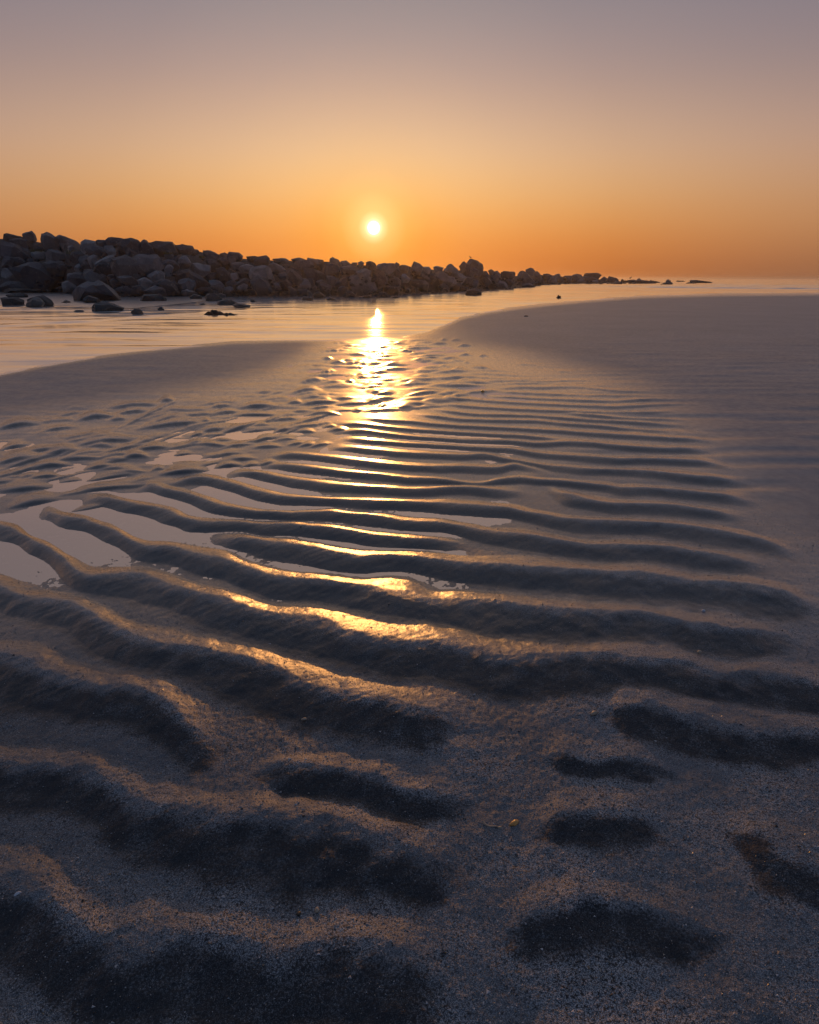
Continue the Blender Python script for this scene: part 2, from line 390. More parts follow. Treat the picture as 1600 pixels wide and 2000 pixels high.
# short ripples and scour lips: start, end, width of the side that faces the camera
SHORT = []
for (u0, v0), lst in ((B1, [
    (0, 372, 320, 322, 60), (330, 312, 600, 292, 16), (610, 302, 870, 262, 48), (900, 258, 1170, 224, 34), (860, 300, 990, 286, 26), (300, 405, 610, 342, 22),
    (870, 205, 1240, 176, 28), (1245, 150, 1370, 146, 44), (0, 528, 230, 470, 34), (150, 540, 560, 510, 28), (330, 572, 620, 534, 46), (0, 632, 330, 584, 50),
    (600, 505, 1050, 438, 36), (690, 500, 880, 500, 26), (800, 570, 1180, 452, 24), (1070, 378, 1640, 306, 34), (1040, 542, 1330, 498, 34), (220, 680, 550, 640, 42),
    (150, 742, 330, 718, 20), (220, 764, 470, 720, 28), (960, 606, 1160, 584, 42), (780, 680, 1040, 668, 26), (730, 740, 1040, 682, 22), (820, 742, 1060, 710, 14),
    (400, 796, 690, 752, 20), (610, 856, 830, 812, 24), (690, 798, 900, 768, 14), (0, 846, 420, 806, 40), (80, 985, 440, 900, 44), (970, 802, 1180, 748, 18),
    (1180, 690, 1290, 670, 22), (1270, 725, 1620, 672, 44), (1350, 576, 1500, 552, 22), (1440, 490, 1610, 450, 22), (1480, 430, 1610, 390, 22), (700, 230, 900, 222, 12), (400, 285, 700, 215, 12)]),
    (B2, [
    (20, 258, 280, 216, 28), (200, 250, 580, 250, 32), (290, 198, 560, 178, 36), (690, 78, 920, 60, 38), (640, 158, 770, 158, 28), (-40, 304, 60, 306, 32),
    (-40, 388, 160, 362, 26), (-40, 424, 210, 402, 22), (40, 476, 200, 440, 20), (190, 346, 290, 336, 18), (360, 340, 510, 330, 20), (270, 386, 500, 360, 20),
    (490, 300, 740, 268, 22), (540, 390, 700, 358, 24), (720, 378, 870, 378, 22), (970, 374, 1130, 366, 26), (920, 350, 1040, 330, 18), (830, 236, 1060, 246, 34),
    (1130, 224, 1260, 204, 20), (780, 210, 1030, 178, 20), (860, 122, 1000, 138, 20), (380, 510, 600, 494, 22), (80, 564, 330, 546, 26), (120, 616, 400, 586, 26),
    (290, 650, 430, 628, 20), (420, 640, 570, 612, 22), (80, 664, 290, 636, 34), (360, 474, 580, 414, 32), (530, 450, 720, 434, 22), (640, 490, 800, 460, 18),
    (730, 500, 880, 474, 20), (810, 510, 990, 464, 18), (1260, 70, 1420, 66, 22), (1260, 146, 1500, 116, 24), (0, 165, 280, 150, 14), (450, 130, 720, 110, 12), (400, 80, 560, 66, 12)])):
    for x0, y0, x1, y1, tt in lst:
        SHORT.append((u0 + x0 / 4, v0 + y0 / 4, u0 + x1 / 4, v0 + y1 / 4, tt / 4))
for x0, y0, x1, y1, tt in ((270, 250, 365, 252, 26), (335, 286, 460, 282, 26), (240, 372, 380, 340, 26), (100, 438, 300, 410, 30), (1195, 104, 1260, 100, 20), (1275, 108, 1365, 106, 22),
                           (1110, 138, 1280, 136, 26), (1330, 154, 1450, 150, 22), (1340, 226, 1450, 222, 20), (1500, 230, 1570, 226, 18), (980, 258, 1110, 262, 22), (1380, 276, 1440, 280, 14),
                           (830, 136, 920, 128, 20), (700, 174, 790, 160, 26), (880, 184, 1020, 206, 22), (540, 262, 640, 258, 12), (760, 306, 890, 292, 34), (640, 360, 800, 350, 26),
                           (540, 386, 640, 376, 24), (650, 396, 740, 392, 20), (460, 430, 530, 430, 22), (600, 458, 720, 458, 18), (550, 326, 600, 324, 22), (640, 516, 780, 510, 24),
                           (620, 592, 760, 580, 24), (930, 548, 1140, 512, 20), (830, 604, 960, 592, 16), (710, 640, 780, 610, 20), (940, 440, 1060, 428, 22), (1210, 460, 1350, 440, 22),
                           (920, 116, 1060, 116, 10), (900, 78, 1060, 76, 9), (660, 98, 770, 92, 14), (700, 226, 760, 222, 22), (1190, 300, 1290, 316, 14), (1430, 318, 1600, 330, 20)):
    SHORT.append((560 + x0 / 4, 640 + y0 / 4, 560 + x1 / 4, 640 + y1 / 4, tt / 4))
# small glittering ripples of the outflow between the two bars
for _ in range(110):
    v0 = 668 + 150 * RNG.random() ** 1.1
    cx = np.interp(v0, [668, 720, 770, 820], [760, 765, 770, 720])
    hw = np.interp(v0, [668, 720, 770, 820], [95, 150, 170, 150])
    u0 = cx + (RNG.random() * 2 - 1) * hw
    ln = (30 + 70 * RNG.random()) * np.interp(v0, [668, 820], [0.8, 1.25])
    SHORT.append((u0 - ln / 2, v0 + RNG.normal() * 1.5, u0 + ln / 2, v0 - RNG.random() * ln * 0.12, np.interp(v0, [668, 820], [3.2, 6.0]) * (0.6 + 0.8 * RNG.random())))

# and the broken, slanting ones of the wash in front of the bar
for _ in range(80):
    f = RNG.random()
    v0 = np.interp(f, [0, 0.5, 1], [800, 850, 960]) + RNG.normal() * 16
    lo, hi = np.interp(v0, [740, 800, 860, 900, 960, 1000], [440, 330, 120, 0, -60, -60]), np.interp(v0, [740, 800, 860, 900, 960, 1000], [640, 640, 600, 500, 330, 200])
    u0 = lo + (hi - lo) * RNG.random()
    sl = 0.12 + 0.07 * RNG.normal()
    ln = (50 + 90 * RNG.random()) * np.interp(v0, [740, 960], [0.8, 1.3])
    SHORT.append((u0 - ln / 2, v0 + sl * ln, u0 + ln / 2, v0 - sl * ln, np.interp(v0, [740, 960], [3.0, 6.5]) * (0.35 + 1.1 * RNG.random() ** 1.5)))

def channel_edge(u):
    return np.interp(u, [-2600, -400, 0, 100, 200, 320, 450, 560, 640, 700, 780, 835, 870, 900, 950, 1010, 1080, 1160, 1250, 1400, 1600, 2400, 4200],
                     [1050, 815, 731, 712, 695, 681, 668, 664, 664, 662, 660, 650, 634, 621, 609, 600, 592, 585, 578, 574, 572.5, 571, 570])

def far_edge(u):
    return np.interp(u, [-2600, -400, 0, 130, 260, 400, 500, 600, 720, 900, 1000, 1100, 4200], [700, 612, 600, 601, 606, 592, 582, 579, 577, 568, 562, 553, 548])

PLATEAU = np.array([
    (-200, 880, 12), (0, 790, 12), (200, 750, 13), (400, 712, 9), (560, 698, 4), (300, 790, 7), (0, 850, 3), (120, 862, 5), (230, 845, 5), (330, 812, 6), (80, 885, 0), (420, 775, 5), (520, 745, 4),
    (620, 720, 0.8), (740, 690, 0.4), (800, 720, 0.5), (700, 760, 0.3), (850, 690, -0.5), (560, 800, -2), (450, 850, -2), (300, 925, -4), (150, 950, -7), (60, 915, -4), (70, 968, 1), (15, 965, 1), (90, 985, 0), (350, 880, -4),
    (100, 1000, -9), (270, 1050, -8), (190, 1095, -6), (20, 1060, -9), (50, 1125, -4), (500, 955, -6), (600, 1005, -6), (700, 905, -6), (700, 980, -5.5), (850, 880, -4.5), (900, 925, -4.5), (985, 903, -3.5),
    (975, 985, -3.5), (700, 1065, -5), (560, 1110, -4.5), (880, 1150, -2.5), (900, 770, -2.5), (960, 800, 0), (980, 740, 0), (450, 1010, -6), (350, 1040, -7), (-200, 1100, -6), (200, 1150, 4),
    (1030, 960, 3), (1065, 942, 4), (1050, 740, 3), (1060, 850, 2), (1120, 950, 6), (1050, 1080, 7), (1300, 800, 9), (1300, 950, 11), (1300, 1100, 14), (1500, 700, 16), (1500, 900, 18), (1500, 1200, 20), (1100, 680, 10),
    (960, 650, 8), (1200, 630, 18), (1500, 610, 28), (2000, 620, 40), (2000, 1000, 30), (400, 1220, 8), (100, 1260, 8), (800, 1250, 10), (300, 1400, 15), (800, 1450, 20), (1200, 1400, 22),
    (500, 1700, 20), (1200, 1800, 25), (200, 1900, 15), (800, 2000, 25), (1500, 1900, 30), (-300, 1500, 15), (1900, 1500, 30)], float)

def plateau(u, v):
    gx, gy = np.linspace(-450, 2050, 150), np.linspace(math.log(20), math.log(1800), 110)
    X, Y = np.meshgrid(gx / 260.0, gy * 3.2)
    num = den = 0
    for pu, pv, pz in PLATEAU:
        d2 = (X - pu / 260.0) ** 2 + (Y - math.log(pv - 540) * 3.2) ** 2 + 0.01
        wgt = d2 ** -1.6
        num, den = num + wgt * pz, den + wgt
    P = num / den
    for _ in range(2):
        Q = np.pad(P, 1, mode='edge')
        P = (Q[:-2, 1:-1] + Q[2:, 1:-1] + Q[1:-1, :-2] + Q[1:-1, 2:] + 4 * Q[1:-1, 1:-1]) / 8
    P = np.where(P < 0, P * 0.10 + 0.35, P + 0.35)
    fi = np.clip((np.clip(u, -450, 2050) + 450) / 2500 * 149, 0, 148.999)
    fj = np.clip((np.log(np.clip(v - 540, 20, 1800)) - gy[0]) / (gy[-1] - gy[0]) * 109, 0, 108.999)
    i, j = fi.astype(int), fj.astype(int)
    a, b = fi - i, fj - j
    return ((P[j, i] * (1 - a) + P[j, i + 1] * a) * (1 - b) + (P[j + 1, i] * (1 - a) + P[j + 1, i + 1] * a) * b) * 0.001

US = np.concatenate([np.linspace(-2600, -360, 60, endpoint=False), np.arange(-360, -20, 4.0), np.arange(-20, 1620, 2.0), np.arange(1620, 1960, 4.0), np.linspace(1960, 4200, 60)])
VS = np.concatenate([np.arange(552, 700, 1.25), np.arange(700, 1100, 1.6), np.arange(1100, 2080, 2.1), np.linspace(2080, 2900, 90)])
NR, NC = len(VS), len(US)
YR, TR = row_ground(VS)
GX = (US[None, :] - 800) / F * TR[:, None]
GY = np.repeat(YR[:, None], NC, 1)
UU, VV = np.broadcast_to(US[None, :], GX.shape), np.broadcast_to(VS[:, None], GX.shape)

def crest_fn(pts):
    p = np.array(pts, float)
    uu = np.arange(p[0, 0], p[-1, 0] + 0.01, 4.0)
    # monotone enough smoothing of the traced line
    vv = np.interp(uu, p[:, 0], p[:, 1])
    k = np.exp(-0.5 * (np.arange(-8, 9) / 2.6) ** 2)
    k /= k.sum()
    vs = np.convolve(np.pad(vv, 8, mode='reflect', reflect_type='odd') if len(vv) > 9 else np.pad(vv, 8, mode='edge'), k, mode='valid')
    return uu, vs

def build_heights():
    plat = plateau(UU, VV)
    ce = channel_edge(US)[None, :]
    fe = far_edge(US)[None, :]
    soft = np.interp(US, [-400, 600, 700, 860, 1000, 1600], [14, 12, 6, 14, 18, 8])[None, :]
    # sand side of the channel rises from the water line, the channel bed drops away
    side = VV - ce
    zb = np.where(side > 0, plat * sstep(side / soft), 0) - 0.045 * sstep(-side / 14.0)
    far = sstep((fe - VV) / 7.0)
    zb = zb * (1 - far) + 0.03 * far * np.interp(US, [-400, 380, 520], [1, 1, 0])[None, :] - 0.10 * far * np.interp(US, [380, 520], [0, 1])[None, :]
    zb += 0.0012 * fbm(GX * 2.1, GY * 2.1, 3, 3) * sstep(side / 30)
    # uneven wash between the two bars, where thin water and sand interleave
    reach = np.interp(VV[:, 0], [660, 680, 760, 860, 900, 1000], [860, 930, 860, 640, 500, 330])[:, None]
    wash = sstep((reach - UU) / 110) * sstep((VV - 662) / 14) * sstep((1010 - VV) / 90) * sstep((VV - ce - 4) / 12)
    zb += wash * (0.0030 * vnoise(GX * 3.6 + 0.35 * GY, GY * 6.5, 91) + 0.0017 * vnoise(GX * 8.0, GY * 17.0, 92) + 0.0008 * vnoise(GX * 19.0, GY * 44.0, 93))
    # slightly wandering crest lines
    warp = (vnoise(GX * 7.5, GY * 7.5, 21) * 0.010 + vnoise(GX * 19, GY * 19, 22) * 0.0038)
    scale = np.clip((VV - 600) / 450, 0.12, 1.0)
    YW = GY + warp * scale * 1.3 + (0.016 * vnoise(GX * 4.2, GY * 4.2, 23) + 0.007 * vnoise(GX * 34, GY * 34, 24)) * sstep((1.35 - GY) / 0.6)
    acc = np.zeros_like(GX)
    global FLANK_SHADE
    FLANK_SHADE = np.zeros_like(GX)  # shade of the camera-side flanks, mixed into the sand colour
    curves = [crest_fn(p) for p in LONG]
    table = np.full((len(curves), NC), np.nan)
    for i, (uu, vv) in enumerate(curves):
        inside = (US >= uu[0]) & (US <= uu[-1])
        table[i, inside] = np.interp(US[inside], uu, vv)
    for i, (uu, vv) in enumerate(curves):
        cols = np.where(~np.isnan(table[i]))[0]
        if len(cols) < 3:
            continue
        c0, c1 = cols[0], cols[-1] + 1
        vc = table[i, c0:c1]
        gap = np.full(c1 - c0, 1e9)
        up = np.full(c1 - c0, 1e9)
        for j in range(len(curves)):
            if j == i:
                continue
            dlt = table[j, c0:c1] - vc
            gap = np.where((dlt > 3) & ~np.isnan(dlt), np.minimum(gap, dlt), gap)
            up = np.where((dlt < -3) & ~np.isnan(dlt), np.minimum(up, -dlt), up)
        nominal = np.interp(vc, [670, 760, 850, 950, 1050, 1150, 1250, 1400, 1600, 1900], [9, 12, 17, 28, 42, 72, 100, 110, 135, 170])
        gap = np.clip(gap, 0.6 * nominal, 1.25 * nominal)
        kk = 25
        gap = np.convolve(np.pad(gap, kk, mode='edge'), np.ones(2 * kk + 1) / (2 * kk + 1), 'valid')
        # the traced line is where the sunward flank rises from the trough; the crest lies a little nearer
        vc = vc + np.interp(vc, [700, 850, 1000], [0.12, 0.18, 0.24]) * gap
        tn = np.interp(vc, [700, 850, 1100, 1500, 1750], [0.50, 0.54, 0.50, 0.58, 0.75]) * gap * (1 - 0.42 * np.clip((US[c0:c1] - 880) / 120, 0, 1) * np.clip((vc - 1400) / 100, 0, 1))
        Yc = row_ground(vc)[0]
        wn = Yc - row_ground(vc + tn)[0]
        wf = row_ground(vc - np.interp(vc, [700, 850, 1000], [0.45, 0.40, 0.36]) * gap)[0] - Yc
        wf = np.convolve(np.pad(wf, kk, mode='edge'), np.ones(2 * kk + 1) / (2 * kk + 1), 'valid')
        ul = US[c0:c1]
        span = ul[-1] - ul[0]
        tl = min(np.interp(vc.mean(), [900, 1100, 1400], [60, 70, 80]), span * np.interp(vc.mean(), [1250, 1400], [0.38, 0.24]))
        endl = 1.0 if ul[0] < -250 else sstep((ul - ul[0]) / tl)
        endr = 1.0 if ul[-1] > 1850 else sstep((ul[-1] - ul) / (tl * 1.6))
        ee = endl * endr
        thin = np.interp(vc, [1250, 1400], [0.65, 0.30])
        wn = wn * (thin + (1 - thin) * ee)
        cap = np.interp(vc, [680, 700, 760, 850, 950, 1100, 1400], [0.005, 0.0065, 0.009, 0.0125, 0.0155, 0.0190, 0.0230])
        steep = np.interp(vc, [760, 950, 1100], [1.0, 0.6, 0.0])
        wn = wn * (1 - steep) + np.minimum(wn, cap * 3.0) * steep
        slope = np.gradient(Yc, (ul - 800) / F * row_ground(vc)[1] + 1e-9)
        cosa = 1 / np.sqrt(1 + np.clip(slope, -2, 2) ** 2)
        amp = wn * cosa * np.interp(vc, [670, 900, 1100, 1500, 2000], [0.17, 0.185, 0.175, 0.10, 0.10]) * ee ** 0.8 * (0.86 + 0.28 * vnoise(ul / 90.0, np.full_like(ul, i * 3.7), 5))
        amp = np.minimum(np.maximum(amp, np.interp(vc, [1150, 1400], [0.175, 0.14]) * wn * ee), cap)
        r0 = np.searchsorted(VS, vc.min() - 1.6 * nominal.max())
        r1 = np.searchsorted(VS, vc.max() + 1.6 * nominal.max())
        s = Yc[None, :] - YW[r0:r1, c0:c1]
        q = np.clip(s / wn[None, :], 0, 1)
        wet = np.maximum(np.clip(-plat[r0:r1, c0:c1] / 0.002, 0, 1), np.interp(US[c0:c1], [850, 1250], [0.75, 0.15])[None, :])
        conv = 1 - q ** 1.9
        cosn = 0.62 * (0.5 + 0.5 * np.cos(math.pi * q)) + 0.38 * (1 - q) ** 1.15
        near = cosn * (1 - 0.75 * wet) + conv * 0.75 * wet
        qf = np.clip(-s / wf[None, :], 0, 1)
        farp = 0.35 * (0.5 + 0.5 * np.cos(math.pi * qf)) + 0.65 * (1 - qf)
        shape = np.where(s >= 0, near, farp)
        acc[r0:r1, c0:c1] += (shape * amp[None, :]) ** 4
        qs = s / wn[None, :]
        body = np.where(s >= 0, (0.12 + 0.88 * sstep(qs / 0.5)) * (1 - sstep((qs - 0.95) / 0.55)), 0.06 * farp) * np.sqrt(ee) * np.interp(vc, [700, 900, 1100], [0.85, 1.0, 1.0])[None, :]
        FLANK_SHADE[r0:r1, c0:c1] = np.maximum(FLANK_SHADE[r0:r1, c0:c1], body)
    for k, (u0, v0, u1, v1, tt) in enumerate(SHORT):
        u0, u1 = u0 - 0.14 * (u1 - u0), u1 + 0.14 * (u1 - u0)
        c0, c1 = np.searchsorted(US, u0 - 2), np.searchsorted(US, u1 + 2)
        if c1 - c0 < 3:
            continue
        ul = US[c0:c1]
        f = np.clip((ul - u0) / (u1 - u0), 0, 1)
        bow = RNG.normal() * 0.12
        vc = v0 + (v1 - v0) * f - tt * (0.35 + bow) * np.sin(math.pi * f)
        end = np.sin(math.pi * np.clip(f, 0.0, 1.0)) ** 0.9
        Yc, Tc = row_ground(vc)
        amp = np.minimum(0.50 * tt * Tc / F, 0.013) * (0.15 + 0.85 * end)
        wn = amp / 0.36
        wf = wn * 6.0
        amp = amp * end
        r0, r1 = np.searchsorted(VS, vc.min() - 5.5 * tt - 6), np.searchsorted(VS, vc.max() + 2.4 * tt + 4)
        s = Yc[None, :] - YW[r0:r1, c0:c1]
        q, qf = np.clip(s / wn[None, :], 0, 1), np.clip(-s / wf[None, :], 0, 1)
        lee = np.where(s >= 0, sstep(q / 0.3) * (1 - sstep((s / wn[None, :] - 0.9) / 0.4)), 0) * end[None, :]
        FLANK_SHADE[r0:r1, c0:c1] = np.maximum(FLANK_SHADE[r0:r1, c0:c1], 0.8 * lee)
        p = np.where(s >= 0, 1 - q ** 1.8, 0.5 + 0.5 * np.cos(math.pi * qf)) * amp[None, :]
        acc[r0:r1, c0:c1] += p ** 4
    rip = acc ** 0.25
    # drag marks running down the flanks, and the gritty surface
    a = math.radians(28)
    lx, ly = GX * math.cos(a) + GY * math.sin(a), -GX * math.sin(a) + GY * math.cos(a)
    near = np.clip((4.0 - GY) / 3.0, 0, 1)
    drag = vnoise(lx * 22, ly * 150, 31) * 0.00055 * np.interp(US, [-400, 600, 1000], [1.0, 0.7, 0.3])[None, :] * np.clip(rip / 0.006, 0, 1)
    grit = (fbm(GX * 46, GY * 46, 41, 3) * 0.0011 + fbm(GX * 160, GY * 160, 47, 2) * 0.0006) * sstep((1.9 - GY) / 1.3)
    # faint close ripple marks on the two bars
    faint = np.sin((GY * 1.0 + GX * 0.28) * 2 * math.pi / 0.085 + 2.2 * vnoise(GX * 1.7, GY * 1.7, 51)) * 0.0007 * np.exp(-((side - 38) / 26.0) ** 2) * (0.4 + 0.6 * vnoise(GX * 0.9, GY * 2.0, 52)) * np.clip((700 - UU) / 200, 0, 1)
    wavy = vnoise(GX * 3.0, GY * 13, 61) * 0.0030 * np.clip((UU - 960) / 250, 0, 1) * np.clip((VV - 625) / 60, 0, 1) * np.clip((1150 - VV) / 200, 0, 1)
    return zb + rip + (drag + grit) * near + faint + wavy

HGT = build_heights()

def sand_z(u, v):
    i = np.clip(np.searchsorted(US, u) - 1, 0, NC - 2)
    j = np.clip(np.searchsorted(VS, v) - 1, 0, NR - 2)
    a, b = (u - US[i]) / (US[i + 1] - US[i]), (v - VS[j]) / (VS[j + 1] - VS[j])
    a, b = np.clip(a, 0, 1), np.clip(b, 0, 1)
    return (HGT[j, i] * (1 - a) + HGT[j, i + 1] * a) * (1 - b) + (HGT[j + 1, i] * (1 - a) + HGT[j + 1, i + 1] * a) * b

co = np.stack([GX, GY, HGT], -1).reshape(-1, 3)
sand_me = mesh_np('sand', co, grid_faces(NR, NC)[:, ::-1])
fan_right = np.interp(VS, [560, 640, 665, 690, 740, 800, 900, 1000, 1100, 1200, 1300], [700, 800, 850, 990, 1180, 1290, 1430, 1520, 1640, 1900, 2600])[:, None]
bar_line = np.interp(US, [-400, 0, 200, 400, 520, 580, 640], [905, 832, 806, 772, 742, 715, 672])[None, :]
DRY = np.maximum(sstep((UU - fan_right + 110) / 260), sstep((bar_line + 12 - VV) / 60) * (UU < 640)) * sstep((VV - channel_edge(US)[None, :]) / 8)
at = sand_me.attributes.new('dry', 'FLOAT', 'POINT')
at.data.foreach_set('value', np.ascontiguousarray(DRY, np.float32).ravel())
at = sand_me.attributes.new('flank_shade', 'FLOAT', 'POINT')
at.data.foreach_set('value', np.ascontiguousarray(FLANK_SHADE, np.float32).ravel())
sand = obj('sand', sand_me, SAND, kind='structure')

# the same beach going on behind the camera and far to both sides, a little lower than the rippled sheet
def apron():
    xs = np.concatenate([np.linspace(-400, -6, 12), np.linspace(-4, 4, 9), np.linspace(6, 400, 12)])
    ys = np.concatenate([np.linspace(-120, -2, 10), np.linspace(-1, 12, 14), [20, 40, 90]])
    X, Y = np.meshgrid(xs, ys)
    Zz = np.where(Y > 3, -0.16, 0.0) - 0.05 + 0.02 * vnoise(X * 0.4, Y * 0.4, 71) * (np.abs(Y) > 3)
    return mesh_np('lower_beach', np.stack([X, Y, Zz], -1).reshape(-1, 3), grid_faces(len(ys), len(xs)))
obj('lower_beach', apron(), SAND, kind='structure')

# ------------------------------------------------------------------ water: pools, channel and sea in one still sheet
def build_water():
    us = np.concatenate([np.linspace(-6000, -450, 40, endpoint=False), np.arange(-450, 2060, 7.0), np.linspace(2060, 7600, 40)])
    dist = np.concatenate([[3200, 2000, 1300, 900, 640, 480, 370, 300, 250, 215, 190, 170], np.linspace(155, 60, 60), ])
    Yf = dist
    Yn = row_ground(np.concatenate([np.arange(555.0, 700, 1.4), np.arange(700, 1260, 6.0)]))[0]
    Y = np.unique(np.round(np.concatenate([Yf, Yn[Yn < 59.5], np.arange(24, 60, 0.4)]), 3))[::-1]
    T = Y * CT + CH * ST
    X = (us[None, :] - 800) / F * T[:, None]
    YY = np.repeat(Y[:, None], len(us), 1)
    vrow = 1000 - F * (-(CH * CT) + Y * ST) / T        # photo row of each water row
    UU2, VV2 = np.broadcast_to(us[None, :], X.shape), np.repeat(vrow[:, None], len(us), 1)
    ce = channel_edge(us)[None, :]
    chop = sstep((ce + 5 - VV2) / 7.0)
    sea = sstep((YY - 28) / 20)
    zz = np.zeros_like(X)
    # low swells rolling in on the open side, and the long standing lip that crosses the channel
    ph = YY / 5.2 + 0.6 * vnoise(X * 0.02, YY * 0.05, 81)
    crest = np.maximum(np.sin(2 * math.pi * ph), 0) ** 3
    zz += 0.045 * crest * np.clip((YY - 30) / 25, 0, 1) * np.clip((UU2 - 980) / 250, 0, 1) * (0.5 + 0.5 * vnoise(X * 0.06, YY * 0.2, 82)) * np.clip(1.3 - YY / 200, 0.1, 1)
    for lip, hgt, wn_, wf_ in (([(-300, 652), (0, 637), (140, 628), (270, 619), (400, 610), (520, 603), (660, 599)], 0.012, 0.28, 0.5),
                               ([(-300, 620), (0, 617), (160, 612), (330, 604), (470, 600)], 0.007, 0.2, 0.4),
                               ([(560, 606), (640, 602), (720, 600)], 0.007, 0.2, 0.4), ([(820, 586), (900, 584), (1010, 578)], 0.008, 0.3, 0.5),
                               ([(1360, 556.8), (1500, 557.4), (1700, 557), (2300, 557)], 0.13, 1.1, 2.2), ([(1230, 561.5), (1400, 563.2), (1600, 565), (2300, 566)], 0.085, 0.8, 1.5)):
        p = np.array(lip, float)
        yc = row_ground(np.interp(us, p[:, 0], p[:, 1]))[0][None, :]
        yc = yc + 0.10 * vnoise(X * 0.7, X * 0 + 3.0, 83)
        ends = sstep((us - p[0, 0]) / 60) * sstep((p[-1, 0] - us) / 80)
        s = yc - YY
        prof = np.where(s > 0, 0.5 + 0.5 * np.cos(math.pi * np.clip(s / wn_, 0, 1)), 0.5 + 0.5 * np.cos(math.pi * np.clip(-s / wf_, 0, 1)))
        zz += hgt * prof * ends[None, :]
    zz += chop * (0.004 * vnoise(X * 0.9, YY * 2.4, 84) + 0.0022 * vnoise(X * 2.6, YY * 6.0, 85)) * (1 - 0.6 * sea)
    fe = far_edge(us)[None, :]
    foam = chop * (0.16 + 0.5 * np.exp(-((VV2 - fe - 6) / 9.0) ** 2) * np.clip((700 - UU2) / 300, 0, 1)
                   + 0.5 * crest * np.clip((UU2 - 1000) / 200, 0, 1) * np.clip((YY - 26) / 10, 0, 1) * np.clip(1.4 - YY / 110, 0, 1))
    nr, nc = X.shape
    me = mesh_np('water', np.stack([X, YY, zz], -1).reshape(-1, 3), grid_faces(nr, nc)[:, ::-1])
    ruffle = (1 - chop) * sstep((860 - VV2) / 110)
    for nm, arr in (('chop', chop), ('foam', foam), ('ruffle', ruffle)):
        at = me.attributes.new(nm, 'FLOAT', 'POINT')
        at.data.foreach_set('value', np.ascontiguousarray(arr, np.float32).ravel())
    return me
water = obj('water', build_water(), WATER, kind='structure')

# ------------------------------------------------------------------ the boulder jetty
def make_rock_mat(name='granite', plain=None):
    m, t, out = new_mat(name)
    tcx = t.n('ShaderNodeTexCoord')
    oi = t.n('ShaderNodeObjectInfo')
    rnd = oi.outputs['Random']
    geo = t.n('ShaderNodeNewGeometry')
    pos = geo.outputs['Position']
    n1 = t.n('ShaderNodeTexNoise', i_Scale=2.2, i_Detail=8.0, i_Roughness=0.62, i_Vector=pos)
    n2 = t.n('ShaderNodeTexNoise', i_Scale=9.0, i_Detail=6.0, i_Roughness=0.65, i_Vector=pos)
    n3 = t.n('ShaderNodeTexVoronoi', feature='DISTANCE_TO_EDGE', i_Scale=1.3, i_Vector=pos)
    tone = t.ramp(rnd, [(0.0, (0.060, 0.060, 0.062)), (0.22, (0.25, 0.235, 0.22)), (0.42, (0.10, 0.10, 0.105)), (0.62, (0.42, 0.40, 0.375)), (0.82, (0.085, 0.092, 0.107)), (1.0, (0.32, 0.305, 0.29))])
    if plain is not None:
        tone = t.ramp(n1.outputs['Fac'], [(0.3, plain), (0.7, tuple(x * 1.5 for x in plain))])
    c = t.mix(t.mapr(n1.outputs['Fac'], 0.35, 0.65, 0.0, 1.0), t.mix(0.5, tone, (0.05, 0.05, 0.052)), tone)
    c = t.mix(t.mapr(n2.outputs['Fac'], 0.55, 0.75, 0.0, 0.55), c, (0.46, 0.43, 0.40))
    # weed and tide mark on the lowest stones
    hz = t.n('ShaderNodeSeparateXYZ', i_Vector=pos).outputs['Z']
    tide = t.mapr(t.m('ADD', hz, t.m('MULTIPLY', n1.outputs['Fac'], 0.3)), 0.22, 0.52, 0.75, 0.0)
    c = t.mix(tide, c, (0.038, 0.040, 0.030))
    crack = t.mapr(n3.outputs['Distance'], 0.0, 0.03, 0.0, 1.0)
    b1 = t.n('ShaderNodeBump', i_Strength=0.8, i_Distance=0.05, i_Height=n2.outputs['Fac'])
    b2 = t.n('ShaderNodeBump', i_Strength=0.35, i_Distance=0.03, i_Height=crack, i_Normal=b1.outputs[0])
    r = t.m('SUBTRACT', t.mapr(n2.outputs['Fac'], 0.3, 0.7, 0.55, 0.8), t.m('MULTIPLY', tide, 0.3))
    p = t.n('ShaderNodeBsdfPrincipled', i_Base_Color=c, i_Roughness=r, i_Normal=b2.outputs[0])
    t.link(p.outputs[0], out.inputs['Surface'])
    return m
ROCK = make_rock_mat()
SHADED_RUBBLE = make_rock_mat('rubble', (0.035, 0.033, 0.032))  # granite darkened so the gaps between boulders look shaded

ZA, ZB, ZC, ZD = (0, 430, 5.0), (300, 430, 5.0), (600, 430, 5.0), (860, 460, 5.0)
ZE = (1160, 500, 1600 / 440.0)
